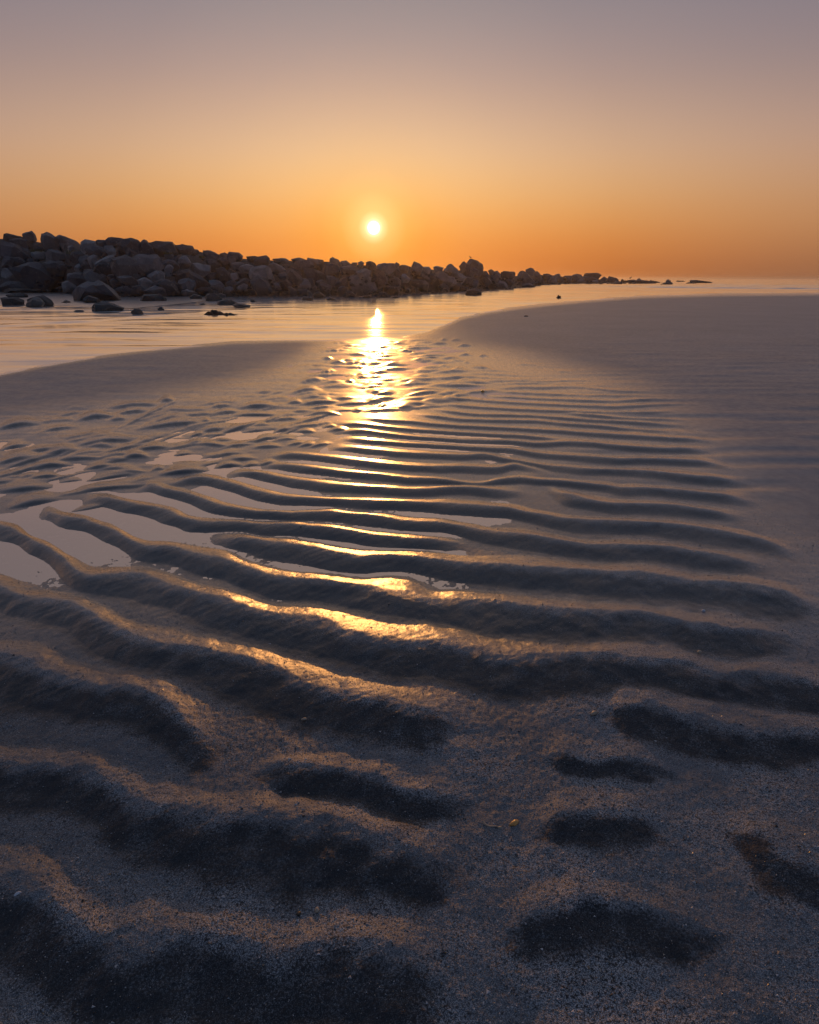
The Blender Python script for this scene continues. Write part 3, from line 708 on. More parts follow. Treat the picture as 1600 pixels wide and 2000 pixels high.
# outline of each boulder as it shows from the beach, in the zoomed tile named first;
# a third field names the boulder in words when others are described by it
ROCKS = [
 (ZA, '190,150 230,125 290,100 330,130 345,155 300,185 200,180', 'dark rounded boulder that makes the highest knob of the skyline', 'highest skyline knob'),
 (ZA, '0,150 60,130 130,145 190,160 190,190 0,195'),
 (ZA, '350,150 400,120 450,125 520,165 600,235 635,290 600,310 520,295 420,220 340,190', 'broad pale grey boulder sloping down from the skyline', 'broad pale sloping boulder'),
 (ZA, '495,145 600,150 690,180 745,215 755,245 690,250 600,200', 'long dark wedge of rock dipping along the skyline', 'long dark skyline wedge'),
 (ZA, '560,195 690,215 692,245 630,262 590,240'),
 (ZA, '85,190 180,178 250,195 300,240 290,285 200,265 100,235'),
 (ZA, '335,225 420,215 490,230 515,265 500,295 430,305 340,290', 'square grey block tucked under the broad pale boulder', 'square grey block'),
 (ZA, '0,200 100,225 200,270 310,375 200,390 60,355 0,345', 'big black slab tilting down at the very end of the bank', 'big black end slab'),
 (ZA, '200,265 260,280 290,325 240,318'),
 (ZA, '290,310 400,300 440,330 380,365 300,355'),
 (ZA, '760,230 830,180 900,190 940,240 850,275 760,285', 'blunt brown boulder beside the dip in the skyline', 'blunt brown skyline boulder'),
 (ZA, '905,195 1000,190 1090,215 1110,248 1000,258 930,240'),
 (ZA, '1010,185 1050,165 1200,170 1240,182 1140,240 1100,235'),
 (ZA, '1140,240 1200,190 1260,178 1370,210 1378,335 1280,295 1220,240', 'large smooth grey boulder leaning on the upright black slab', 'large smooth leaning boulder'),
 (ZA, '1370,190 1390,172 1420,175 1500,290 1512,340 1372,340', 'upright black slab standing on end on the skyline', 'upright black slab'),
 (ZA, '1440,215 1520,208 1600,215 1690,215 1760,240 1740,285 1660,312 1540,312 1480,270', 'wide pale boulder directly behind the upright black slab', 'wide pale skyline boulder'),
 (ZA, '825,280 900,240 970,255 1050,300 1072,338 980,352 870,338'),
 (ZA, '1000,250 1120,250 1132,325 1060,315'),
 (ZA, '1130,255 1210,252 1214,325 1160,336 1125,325', 'squared pale block under the large leaning boulder', 'squared pale block'),
 (ZA, '1190,235 1270,290 1360,335 1300,350 1230,330'),
 (ZA, '440,300 520,290 600,330 680,380 705,425 600,440 480,395 400,335'),
 (ZA, '640,260 720,235 755,270 690,305'),
 (ZA, '840,350 900,340 990,365 960,405 880,435 850,415'),
 (ZA, '0,360 80,350 140,380 120,435 0,445'),
 (ZA, '100,370 180,360 250,410 180,435 110,430'),
 (ZA, '245,380 320,375 340,412 270,415'),
 (ZA, '95,470 200,430 320,412 400,460 480,510 590,592 540,605 420,565 260,552 160,525', 'long pointed slab with a bright upper face, low in the bank', 'long pointed slab'),
 (ZA, '380,430 470,400 570,400 660,440 715,475 690,505 560,495 460,475'),
 (ZA, '0,460 80,470 160,520 182,575 80,595 0,590'),
 (ZA, '180,570 260,550 350,600 440,712 360,714 280,645'),
 (ZA, '340,590 460,575 530,620 610,712 440,716 370,645', 'smooth rounded brown boulder at the foot of the bank on the sand', 'smooth brown foot boulder'),
 (ZA, '0,600 120,595 220,620 290,668 150,690 0,668'),
 (ZA, '0,670 150,665 320,680 420,716 200,722 0,718'),
 (ZA, '580,600 660,570 740,590 790,630 700,695 620,708 590,655'),
 (ZA, '600,550 690,510 800,515 900,550 960,590 850,615 760,620 640,575', 'low domed brown boulder behind the blue-black boulder', 'low domed brown boulder'),
 (ZA, '880,460 1000,405 1050,400 1100,450 1130,535 1020,525 930,495'),
 (ZA, '1040,400 1200,345 1270,390 1300,395 1420,490 1380,530 1230,545 1130,535 1090,450', 'massive cracked boulder halfway up below the upright slab', 'massive cracked boulder'),
 (ZA, '900,430 1040,345 1170,328 1200,345 1040,405 950,440'),
 (ZA, '1210,340 1350,345 1500,340 1540,380 1557,465 1430,500 1300,400', 'dark flat-topped boulder directly below the upright black slab', 'dark flat-topped boulder'),
 (ZA, '700,450 760,425 860,480 830,515 720,505'),
 (ZA, '790,460 900,490 1010,530 1062,625 1000,605 900,555 800,520'),
 (ZA, '640,720 720,680 830,610 940,575 1000,605 1060,650 1120,720 1185,802 1050,808 800,785 650,765', 'large blue-black peaked boulder standing out on the pale sand', 'large blue-black peaked boulder'),
 (ZA, '805,760 850,740 920,760 980,792 920,822 820,814'),
 (ZA, '900,845 930,800 1000,790 1100,830 1240,892 1000,895 905,890', 'grey wedge rock lying in the swash before the blue-black boulder', 'grey swash wedge'),
 (ZA, '1090,680 1150,645 1280,620 1350,660 1412,722 1300,760 1180,760 1120,725', 'smooth dark egg-shaped boulder beside the blue-black peaked boulder', 'dark egg-shaped boulder'),
 (ZA, '1060,580 1100,560 1160,600 1172,645 1090,655'),
 (ZA, '1030,540 1080,525 1140,550 1100,575'),
 (ZA, '1120,560 1200,540 1330,560 1342,605 1230,615 1150,595'),
 (ZA, '1290,530 1340,525 1372,562 1330,566'),
 (ZA, '1335,590 1400,560 1480,600 1440,655 1370,635'),
 (ZA, '1430,540 1510,490 1580,510 1604,562 1540,590 1460,580'),
 (ZA, '1440,650 1500,600 1560,580 1640,590 1640,645 1500,665'),
 (ZA, '1390,690 1480,650 1560,620 1600,640 1690,742 1600,748 1500,725'),
 (ZA, '1310,752 1400,730 1540,730 1600,760 1597,803 1480,795 1340,778', 'pale flat rock half sunk in the sand below the egg-shaped boulder', 'pale flat sunken rock'),
 (ZA, '1320,630 1380,625 1440,660 1390,695 1340,665'),
 (ZA, '0,760 130,755 210,790 237,828 100,834 0,832', 'low dark rock lying alone on sand at the bank end', 'low dark sand rock'),
 (ZA, '220,780 320,730 400,740 470,790 482,832 420,842 300,775'),
 (ZA, '245,825 290,770 350,755 400,800 437,848 330,850 250,845', 'small dark pointed rock in front of a mossy one on sand', 'small dark pointed rock'),
 (ZA, '30,740 120,715 210,708 255,745 200,768 80,764'),
 (ZA, '595,802 640,780 690,800 680,820 610,817', 'tiny grey stone alone on sand before the blue-black boulder', None),
 (ZA, '690,888 750,876 810,886 800,897', 'flat grey pebble-like stone awash beside the swash wedge', None),
 (ZA, '1270,902 1310,865 1370,880 1402,912 1330,927', 'pale grey stone awash on the far side of the grey wedge', None),
 (ZA, '1535,864 1570,845 1605,872 1560,880', 'small pale stone awash below the pale flat sunken rock', None),
 (ZA, '660,330 720,300 800,320 850,370 800,420 710,410'),
 (ZA, '540,440 620,430 690,450 640,480'),
 (ZA, '760,370 830,340 880,380 850,450 780,440'),
 (ZA, '610,300 680,300 720,350 680,390'),
 (ZB, '170,260 270,235 370,250 387,292 300,305 200,295'),
 (ZB, '380,285 430,285 442,312 390,322'),
 (ZB, '450,300 530,292 600,310 628,342 560,338 480,330'),
 (ZB, '510,350 560,320 630,345 612,385 530,385'),
 (ZB, '640,330 690,315 742,345 690,355'),
 (ZB, '700,320 740,306 850,320 897,362 800,385 740,350', 'long low brown boulder with a stepped top on the skyline', 'stepped skyline boulder'),
 (ZB, '905,355 1000,350 1012,385 920,395'),
 (ZB, '1000,360 1080,340 1130,360 1142,435 1050,445 980,425'),
 (ZB, '1150,375 1250,370 1330,380 1300,405 1200,405'),
 (ZB, '1340,380 1420,365 1490,385 1400,405'),
 (ZB, '1340,440 1400,400 1480,385 1560,400 1542,465 1400,475'),
 (ZB, '1490,375 1530,370 1605,390 1605,445 1540,435'),
 (ZB, '90,310 140,295 187,342 150,375 100,350'),
 (ZB, '215,390 270,340 310,350 362,402 330,435 230,435', 'pale pointed boulder above the flat dark slab', 'pale pointed boulder'),
 (ZB, '340,430 420,420 560,450 592,492 480,515 350,485', 'flat dark slab halfway up with a long level top', 'flat dark slab'),
 (ZB, '160,385 210,340 240,350 215,405'),
 (ZB, '50,410 130,385 200,395 242,452 160,466 80,445'),
 (ZB, '100,450 150,430 192,472 150,515 100,495'),
 (ZB, '200,560 260,495 340,485 420,540 522,628 430,635 300,595', 'smooth dark boulder like a whale back, low in the bank', 'whale-backed boulder'),
 (ZB, '0,520 50,495 100,520 117,577 40,590 0,585'),
 (ZB, '190,640 240,580 300,560 370,590 412,652 330,695 240,695', 'round boulder with a warm lit side below the whale-backed one', 'round warm-sided boulder'),
 (ZB, '0,620 60,580 150,600 200,650 242,742 180,725 100,655'),
 (ZB, '0,660 60,615 120,660 182,752 80,755 0,745', 'black boulder with glinting edge at the water beside wedge rocks', 'black glinting boulder'),
 (ZB, '245,700 320,675 420,717 340,757 260,750'),
 (ZB, '350,748 400,715 450,718 482,762 420,780 360,768', 'pale stone at the water edge beside the green wedge rock', 'pale waterside stone'),
 (ZB, '475,782 510,720 580,715 665,772 570,788', 'weed-green wedge rock at the water edge', 'green wedge rock'),
 (ZB, '480,710 530,685 600,690 642,722 560,720'),
 (ZB, '590,720 650,712 715,735 717,752 650,754'),
 (ZB, '370,670 470,655 550,655 562,692 480,714 410,704'),
 (ZB, '540,650 600,650 637,702 600,705'),
 (ZB, '510,600 580,565 630,590 677,642 600,660 540,645'),
 (ZB, '600,480 660,455 720,500 802,592 720,576 620,545'),
 (ZB, '500,380 560,375 650,430 600,466 520,436'),
 (ZB, '620,390 690,355 740,400 742,445 660,436'),
 (ZB, '715,360 760,335 802,372 780,405'),
 (ZB, '740,430 800,410 882,415 840,456 790,475'),
 (ZB, '820,460 900,430 982,450 930,495 850,495'),
 (ZB, '920,520 960,460 1070,435 1130,460 1192,562 1180,595 1050,566 960,536', 'huge brown rounded boulder behind the tall dark wedge', 'huge brown rounded boulder'),
 (ZB, '1120,440 1170,415 1250,440 1292,482 1200,500 1150,475'),
 (ZB, '1190,520 1290,510 1322,557 1240,566'),
 (ZB, '1250,450 1340,470 1462,582 1400,586 1300,526'),
 (ZB, '1410,500 1480,470 1580,480 1604,542 1530,566 1440,545'),
 (ZB, '1350,600 1450,560 1562,612 1500,645 1400,636'),
 (ZB, '690,610 760,588 812,600 770,645 720,635'),
 (ZB, '780,620 900,550 962,560 880,616 800,655', 'lit leaning slab beside the tall dark wedge', 'lit leaning slab'),
 (ZB, '630,670 740,650 802,692 770,724 680,714'),
 (ZB, '780,690 880,670 912,692 880,734 790,738'),
 (ZB, '800,660 880,615 927,642 880,674'),
 (ZB, '930,620 1000,525 1040,540 1120,600 1172,702 1160,722 1080,655 970,605', 'tall dark wedge boulder rising behind the peaked waterside boulder', 'tall dark wedge'),
 (ZB, '880,738 930,640 960,592 1010,600 1100,660 1177,742 1000,748', 'big peaked boulder with a rounded shoulder at the water edge', 'big peaked waterside boulder'),
 (ZB, '1160,610 1200,600 1242,657 1190,665'),
 (ZB, '1200,702 1250,665 1310,655 1362,732 1260,743'),
 (ZB, '1310,655 1350,650 1402,692 1390,724 1350,719'),
 (ZB, '1395,685 1500,672 1557,702 1530,743 1420,738', 'brown brick-shaped block at the water edge', 'brown brick-shaped block'),
 (ZB, '1410,778 1460,745 1530,750 1577,782', 'pale low mound rock awash below the brick-shaped block', None),
 (ZB, '930,797 960,770 1007,792 980,802', 'single pale pebble-like stone awash below the peaked boulder', None),
 (ZB, '590,822 640,785 720,775 802,807 690,828', 'low grey rock awash in front of the green wedge rock', 'low grey awash rock'),
 (ZB, '745,833 800,805 900,825 982,847 800,853', 'long pale rock barely breaking the water beyond the low grey one', None),
 (ZB, '0,783 40,730 90,745 107,797 30,803', 'blue-grey rounded stone on the sand under the black glinting boulder', None),
 (ZB, '140,600 200,590 217,622 160,628'),
 (ZB, '448,822 480,806 512,824', 'tiny dark stone on wet sand near the low grey awash rock', None),
 (ZB, '33,868 60,843 92,870', 'tiny bluish stone awash on the wet sand edge', None),
 (ZB, '1220,600 1290,570 1352,602 1330,645 1250,655'),
 (ZB, '480,520 580,510 622,562 560,575 490,565'),
 (ZB, '740,520 800,510 842,562 810,585'),
 (ZB, '810,500 900,510 932,542 860,560'),
 (ZB, '430,635 500,630 542,652 450,664'),
 (ZC, '0,370 80,385 190,395 100,445 0,455'),
 (ZC, '210,380 250,362 310,390 347,432 290,438 220,426', 'brown knob on the skyline before the sun', 'skyline knob before the sun'),
 (ZC, '330,400 380,395 422,420 400,445 340,436'),
 (ZC, '420,415 490,412 492,455 430,455'),
 (ZC, '495,410 530,398 562,420 530,445 500,440'),
 (ZC, '560,410 600,390 650,415 682,442 620,456 570,446', 'rounded skyline boulder straight below the sun', 'rounded boulder below the sun'),
 (ZC, '680,425 740,415 840,425 852,484 760,496 690,486', 'level-topped skyline boulder just past the sun', 'level-topped skyline boulder'),
 (ZC, '845,430 870,408 902,430 880,456'),
 (ZC, '890,435 960,440 992,450 980,496 910,486'),
 (ZC, '995,430 1050,407 1090,420 1132,462 1110,506 1020,506', 'tall rounded skyline boulder between the sun and the tilted block', 'tall rounded skyline boulder'),
 (ZC, '1130,450 1190,450 1217,472 1200,506 1150,496'),
 (ZC, '1220,465 1270,445 1332,460 1320,496 1250,496'),
 (ZC, '1490,450 1520,400 1560,410 1582,442 1530,466'),
 (ZC, '0,510 40,480 130,500 197,572 180,595 80,586 0,566'),
 (ZC, '150,430 240,420 340,450 332,506 240,536 170,516'),
 (ZC, '330,460 420,440 512,470 500,506 400,516 340,506'),
 (ZC, '180,545 240,545 302,570 240,620 200,606'),
 (ZC, '260,610 320,570 400,550 402,645 300,636'),
 (ZC, '390,560 430,545 560,545 640,580 710,670 717,702 600,743 470,735 400,655', 'huge rounded boulder at the water edge under the sun', 'huge boulder under the sun'),
 (ZC, '790,560 830,535 880,560 942,602 900,636 800,616'),
 (ZC, '840,480 890,470 922,522 870,546'),
 (ZC, '900,530 960,520 1012,562 960,586'),
 (ZC, '1030,540 1100,510 1190,540 1202,592 1100,596 1040,576'),
 (ZC, '1230,510 1290,495 1372,530 1370,556 1270,566'),
 (ZC, '1280,570 1350,550 1430,560 1477,602 1380,621 1310,606'),
 (ZC, '1530,460 1580,440 1602,450 1602,545 1550,526'),
 (ZC, '735,658 800,645 900,655 927,702 830,714 750,694', 'flat pale-rimmed rock beside the huge boulder under the sun', 'flat pale-rimmed rock'),
 (ZC, '930,652 1000,665 1027,687 950,694'),
 (ZC, '990,652 1040,650 1072,682 1020,689'),
 (ZC, '1080,672 1120,620 1170,610 1202,642 1150,665'),
 (ZC, '1130,682 1190,650 1240,645 1302,682 1200,694'),
 (ZC, '1280,652 1320,612 1360,630 1392,672 1330,675'),
 (ZC, '1370,627 1430,612 1500,620 1512,647 1430,665'),
 (ZC, '1450,683 1510,650 1560,660 1592,688'),
 (ZC, '1298,692 1340,662 1392,692 1340,700'),
 (ZC, '335,743 390,685 430,700 502,752 400,754', 'pale pointed rock in the water by the huge boulder', 'pale pointed water rock'),
 (ZC, '675,743 710,700 760,705 832,747 740,751', 'pale humped rock in the water beside the sun glitter', 'pale humped rock'),
 (ZC, '20,748 100,697 150,715 192,757 100,763'),
 (ZC, '0,752 40,755 77,778 0,783'),
 (ZC, '172,783 220,760 352,783', 'long pale rock barely awash before the pale pointed rock', None),
 (ZC, '828,758 870,738 907,760', 'small pale stone awash beyond the sun glitter', None),
 (ZC, '285,692 320,640 380,640 407,682 370,713 300,715'),
 (ZC, '175,683 205,665 242,692 220,713 180,708'),
 (ZC, '60,692 100,670 150,680 197,712 120,704'),
 (ZC, '100,622 160,605 230,630 257,667 170,694 110,670'),
 (ZC, '80,602 130,580 200,600 272,642 180,616'),
 (ZC, '40,642 90,640 102,667 50,669'),
 (ZC, '0,562 50,570 82,612 50,645 0,645'),
 (ZC, '523,738 600,733 657,747 560,758'),
 (ZC, '0,682 30,690 52,722 0,743'),
 (ZC, '640,470 760,500 782,602 700,606 620,545'),
 (ZC, '480,500 560,470 622,500 580,546 500,546'),
 (ZC, '1180,510 1230,520 1272,582 1200,596'),
 (ZC, '970,592 1040,580 1150,590 1182,622 1050,636'),
 (ZD, '40,340 60,275 95,265 150,310 202,362 150,390 60,386', 'steep dark boulder on the skyline short of the tilted block', 'steep dark skyline boulder'),
 (ZD, '190,300 220,250 260,265 250,305 210,326'),
 (ZD, '255,290 285,220 370,250 430,290 437,332 400,346 350,326 280,316', 'big tilted square block that the bird perches on', 'tilted bird block'),
 (ZD, '230,320 250,305 342,372 320,415 240,355'),
 (ZD, '280,320 350,315 382,342 370,376 320,366'),
 (ZD, '110,380 200,370 272,412 210,446 130,426'),
 (ZD, '215,430 240,400 310,415 332,432 260,466'),
 (ZD, '265,450 310,425 387,442 370,486 290,481'),
 (ZD, '385,440 400,405 470,400 517,442 450,471 390,471', 'squat black rock below the tilted bird block', 'squat black rock'),
 (ZD, '440,483 500,440 600,440 650,470 687,517 560,524 480,514', 'smooth dome rock with a bright rim at the water edge', 'smooth bright-rimmed dome'),
 (ZD, '470,340 500,325 532,347 500,366'),
 (ZD, '370,350 460,350 482,392 400,400'),
 (ZD, '480,390 560,380 602,432 520,436'),
 (ZD, '590,360 640,345 740,355 742,385 650,406 600,396'),
 (ZD, '740,410 755,335 800,333 850,370 930,440 932,464 760,464', 'big dark steep-faced boulder far along the jetty', 'dark steep-faced boulder'),
 (ZD, '820,340 880,318 915,320 927,352 870,376', 'blocky skyline rock on the shoulder of the steep-faced boulder', 'blocky far skyline rock'),
 (ZD, '890,370 950,350 1012,392 980,426 920,406'),
 (ZD, '1005,380 1050,370 1092,387 1060,416 1020,411'),
 (ZD, '1100,385 1170,372 1182,392 1140,406'),
 (ZD, '1030,420 1090,390 1150,400 1152,436 1090,464'),
 (ZD, '1140,452 1180,400 1240,420 1277,463 1200,468'),
 (ZD, '1200,395 1290,390 1302,432 1240,426'),
 (ZD, '1270,385 1330,376 1380,385 1402,422 1330,436 1290,416'),
 (ZD, '1385,372 1570,366 1587,387 1560,420 1480,406 1400,400', 'long flat-topped table rock near the far end of the jetty', 'flat-topped table rock'),
 (ZD, '1400,395 1480,400 1552,422 1540,440 1430,440'),
 (ZD, '1320,432 1380,425 1452,463 1350,471'),
 (ZD, '1480,442 1540,435 1562,463 1480,468'),
 (ZD, '208,584 260,540 350,510 400,545 432,585', 'pale mound rock standing alone in the bright water', 'lone pale mound rock'),
 (ZD, '150,543 200,500 250,505 292,538'),
 (ZD, '0,472 40,465 92,517 80,533 20,503'),
 (ZD, '3,553 30,518 70,518 92,548'),
 (ZD, '75,492 110,465 180,460 212,497 120,518'),
 (ZD, '298,492 350,480 402,507 350,523'),
 (ZD, '0,410 60,398 140,410 177,457 100,469 0,449'),
 (ZD, '0,350 40,355 77,387 0,409'),
 (ZD, '940,432 1000,420 1042,467 950,468'),
 (ZD, '600,442 680,430 722,462 650,474'),
 (ZD, '1575,410 1610,402 1640,420 1620,442 1560,444'),
 (ZD, '758,493 830,465 900,470 932,502 780,508', 'pale low rock awash under the steep-faced boulder', None),
 (ZD, '470,360 560,345 602,392 540,396'),
 (ZD, '640,402 730,390 737,432 680,436'),
 (ZE, '50,167 75,148 95,155 90,173'),
 (ZE, '95,157 105,142 140,150 180,160 177,175 100,175'),
 (ZE, '133,192 160,178 200,185 202,200 140,200'),
 (ZE, '303,172 325,156 347,175', 'small dark cone rock on the last stretch of the jetty', 'small dark cone rock'),
 (ZE, '28,188 50,172 82,187 70,195'),
 (ZE, '240,177 300,168 360,172 430,180 472,192 300,197'),
 (ZE, '388,192 410,172 460,182 502,188'),
 (ZE, '510,180 530,165 557,180', 'small dark pyramid rock rising from the open sea', 'sea pyramid rock'),
 (ZE, '583,180 600,174 662,178 640,183', 'thin dark sliver of rock in the sea past the pyramid', None),
 (ZE, '653,195 690,185 742,196', 'low dark reef rock nearest the open water at the jetty tip', None),
 (ZE, '703,188 708,165 740,170 830,183 882,189 800,193', 'last dark wedge rock tapering seaward beyond the jetty', 'last seaward wedge rock'),
 (ZE, '478,201 530,182 572,190 540,203'),
]

TOE = np.array([(-500, 586), (-200, 578), (0, 573.5), (120, 573.5), (180, 580), (250, 582), (350, 581), (420, 578.5), (530, 579.5), (620, 577), (720, 579), (800, 573), (900, 568), (960, 565), (1000, 563), (1060, 556), (1100, 554), (1180, 553), (1300, 552), (1460, 551)], float)
def toe_v(u):
    return float(np.interp(u, TOE[:, 0], TOE[:, 1]))
def toe_dist(u):
    return float(row_ground(toe_v(u))[0])
BANK = 0.75

def rock_distance(u, vb):
    """distance of a stone whose visible lower edge is at row vb: on the ground, or on the sloping face of the bank"""
    tv = toe_v(u)
    if vb >= tv - 2.5:
        return float(row_ground(vb)[0]), True
    d = raydir(u, vb)
    te = d.z / d.y
    Dt = toe_dist(u)
    return (CH + BANK * Dt) / (BANK - te), False

def parse(zt, s):
    u0, v0, k = zt
    return [(u0 + float(a) / k, v0 + float(b) / k) for a, b in (p.split(',') for p in s.split())]

def make_boulder(name, poly, rng, seed):
    us, vs = [p[0] for p in poly], [p[1] for p in poly]
    uc = (min(us) + max(us)) / 2
    vb, vt = max(vs), min(vs)
    D, grounded = rock_distance(uc, vb - 0.04 * (vb - vt))
    wpx, hpx = max(us) - min(us), vb - vt
    pts = [at_dist(u, v, D) for u, v in poly]
    cx = sum((p.x for p in pts)) / len(pts)
    zs = [p.z for p in pts]
    zlo, zhi = min(zs), max(zs)
    wid = max(p.x for p in pts) - min(p.x for p in pts)
    hei = zhi - zlo
    thick = 0.5 * (wid + hei) * rng.uniform(0.65, 0.95)
    thick = min(max(thick, 0.7 * hei), 1.3 * wid)
    zc = (zlo + zhi) / 2
    cen = Vector((cx, D + 0.30 * thick, zc))
    az = math.atan2(cx, D)
    rot = Matrix.Rotation(-az, 3, 'Z')
    bm = bmesh.new()
    def put(p, sx, sz, dep, jit):
        # p: outline point, pulled towards the middle and moved in depth along the line of sight
        x = (p.x - cx) * sx
        z = (p.z - zc) * sz
        v = Vector((x + rng.uniform(-jit, jit) * wid, dep, z + rng.uniform(-jit, jit) * hei))
        bm.verts.new(v)
    n = len(pts)
    tilt = rng.uniform(-0.12, 0.12)
    for i, p in enumerate(pts):
        put(p, 1.14, 1.14, 0.10 * thick * rng.uniform(-1, 1), 0.0)
    for ring, sc, dep in ((0, 0.78, -0.34), (1, 0.62, 0.42)):
        for i, p in enumerate(pts):
            if rng.random() < 0.75:
                put(p, sc * rng.uniform(0.9, 1.12), sc * rng.uniform(0.9, 1.12), dep * thick * rng.uniform(0.85, 1.15), 0.03)
    # the hidden foot that the stone rests on
    low = zlo - zc - (0.12 if grounded else 0.45) * hei
    for sx in (-0.26, 0.26):
        for dep in (-0.15, 0.34):
            bm.verts.new((sx * wid, dep * thick, low))
    bmesh.ops.convex_hull(bm, input=bm.verts)
    loose = [v for v in bm.verts if not v.link_faces]
    bmesh.ops.delete(bm, geom=loose, context='VERTS')
    # split faces: flat breaks where the stone was quarried
    for _ in range(rng.randint(7, 11)):
        nv = Vector((rng.gauss(0, 0.8), -abs(rng.gauss(0.5, 0.5)), rng.gauss(0.25, 0.7)))
        if nv.length < 0.2:
            continue
        nv.normalize()
        sup = max(v.co.dot(nv) for v in bm.verts)
        inner = sup * rng.uniform(0.64, 0.92)
        res = bmesh.ops.bisect_plane(bm, geom=bm.verts[:] + bm.edges[:] + bm.faces[:], plane_co=nv * inner, plane_no=nv, clear_outer=True)
        edges = [e for e in res['geom_cut'] if isinstance(e, bmesh.types.BMEdge)]
        if edges:
            bmesh.ops.holes_fill(bm, edges=edges, sides=0)
    # keep hull faces broad, then break them up and weather the edges
    bmesh.ops.dissolve_limit(bm, angle_limit=math.radians(9), verts=bm.verts, edges=bm.edges)
    bmesh.ops.triangulate(bm, faces=bm.faces)
    big = wpx * hpx > 250
    for lev in range(3 if big else 2):
        elen = [e for e in bm.edges if e.calc_length() > 0.22 * max(wid, hei) / (1 if lev == 0 else 1.5)]
        if not elen:
            break
        bmesh.ops.subdivide_edges(bm, edges=elen, cuts=1)
        bmesh.ops.triangulate(bm, faces=bm.faces)
    bmesh.ops.smooth_vert(bm, verts=bm.verts, factor=0.03, use_axis_x=True, use_axis_y=True, use_axis_z=True)
    size = (wid + hei) / 2
    off = Vector((seed * 3.1, seed * 1.7, seed * 0.9))
    bm.normal_update()
    moves = []
    for v in bm.verts:
        q = v.co / size
        a = mnoise.noise(q * 2.1 + off) * 0.014 + mnoise.noise(q * 6.0 + off) * 0.014
        r = mnoise.noise(q * 1.6 - off)
        a += -0.05 * max(0.0, 1 - abs(r) * 9)          # a few cracks
        moves.append(v.normal * a * size)
    for v, d in zip(bm.verts, moves):
        v.co += d
    for f in bm.faces:
        f.smooth = True
    sharp = math.radians(17)
    for e in bm.edges:
        if len(e.link_faces) == 2 and e.calc_face_angle(0) > sharp:
            e.smooth = False
    for v in bm.verts:
        v.co = rot @ v.co
    me = bpy.data.meshes.new(name)
    bm.to_mesh(me)
    bm.free()
    o = obj(name, me, ROCK)
    o.location = cen
    return o, dict(u=uc, v=(vb + vt) / 2, vt=vt, vb=vb, w=wpx, h=hpx, D=D, grounded=grounded, top=zhi, x=cx)

rr = random.Random(11)
BOULDERS = []
for i, rec in enumerate(ROCKS):
    o, info = make_boulder('boulder', parse(rec[0], rec[1]), rr, i)
    info['obj'] = o
    info['label'] = rec[2] if len(rec) > 2 else None
    info['ref'] = rec[3] if len(rec) > 3 else None
    BOULDERS.append(info)

ORD = ['', 'second', 'third', 'fourth', 'fifth', 'sixth', 'seventh', 'eighth', 'ninth', 'tenth', 'eleventh', 'twelfth']
def describe():
    refs = [b for b in BOULDERS if b['ref']]
    buckets = {}
    for b in BOULDERS:
        if b['label']:
            continue
        best = min(refs, key=lambda r: ((r['u'] - b['u']) / 1.3) ** 2 + ((r['v'] - b['v']) * 1.6) ** 2)
        du, dv = b['u'] - best['u'], (b['v'] - best['v']) * 1.5
        if abs(du) > 2.2 * abs(dv):
            side = 'to the right of' if du > 0 else 'to the left of'
        elif abs(dv) > 2.2 * abs(du):
            side = 'below' if dv > 0 else 'above'
        else:
            side = ('below and ' if dv > 0 else 'above and ') + ('right of' if du > 0 else 'left of')
        buckets.setdefault((best['ref'], side), []).append((math.hypot(du, dv), b))
    for (ref, side), lst in buckets.items():
        lst.sort(key=lambda t: t[0])
        for k, (_, b) in enumerate(lst):
            ar = b['w'] * b['h']
            size = 'small' if ar < 90 else 'mid-sized' if ar < 420 else 'large'
            asp = b['w'] / max(b['h'], 1e-3)
            shape = 'flat' if asp > 2.6 else 'low' if asp > 1.8 else 'upright' if asp < 0.95 else 'blocky'
            nth = ORD[k] + ' ' if k else 'next '
            b['label'] = f"{size} {shape} rock, {nth}{side} the {ref}"
describe()
for b in BOULDERS:
    b['obj']['label'] = b['label']
    b['obj']['category'] = 'boulder' if b['w'] * b['h'] > 90 else 'rock'
    b['obj']['group'] = 'boulders of the jetty' if not (b['grounded'] and b['vb'] > toe_v(b['u']) + 3) else 'rocks on the sand and in the shallows'

# the heap of smaller stone that carries the boulders
def build_mound():
    us = np.arange(-520, 1330, 5.0)
    top = np.interp(us, [-520, -200, 0, 60, 150, 200, 280, 330, 400, 470, 560, 640, 720, 800, 860, 920, 960, 1000, 1070, 1120, 1180, 1230, 1330],
                    [462, 462, 468, 468, 482, 473, 476, 482, 494, 504, 509, 513, 520, 522, 528, 524, 534, 534, 533, 539, 542, 548, 552])
    rows = []
    for u, vt in zip(us, top):
        Dt = toe_dist(u) * 1.03 + 0.7
        d = raydir(u, vt + float(np.interp(u, [800, 940], [-4, 3])))
        te = d.z / d.y
        Dc = (CH + BANK * Dt) / (BANK - te)
        zc = max(0.05, CH + Dc * te)
        r = []
        for f, zz in ((0.0, -0.25), (0.0, 0.0), (0.2, 0.2), (0.4, 0.4), (0.6, 0.6), (0.8, 0.8), (1.0, 1.0), (1.25, 0.98), (1.7, 0.6), (2.3, -0.2)):
            D = Dt + (Dc - Dt) * f
            z = zz * zc if zz > 0 else zz
            b = (u - 800) / F
            x = b * (D * CT + CH * ST)
            n = 0.10 * mnoise.noise(Vector((x * 1.1, D * 1.1, z * 1.1))) + 0.06 * mnoise.noise(Vector((x * 3.3, D * 3.3, z * 3.3)))
            r.append((x, D + n, z + n * 0.6 - 0.05))
        rows.append(r)
    co = np.array(rows).reshape(-1, 3)
    return mesh_np('rubble_mound', co, grid_faces(len(us), 10))
obj('rubble_mound', build_mound(), SHADED_RUBBLE, kind='structure')

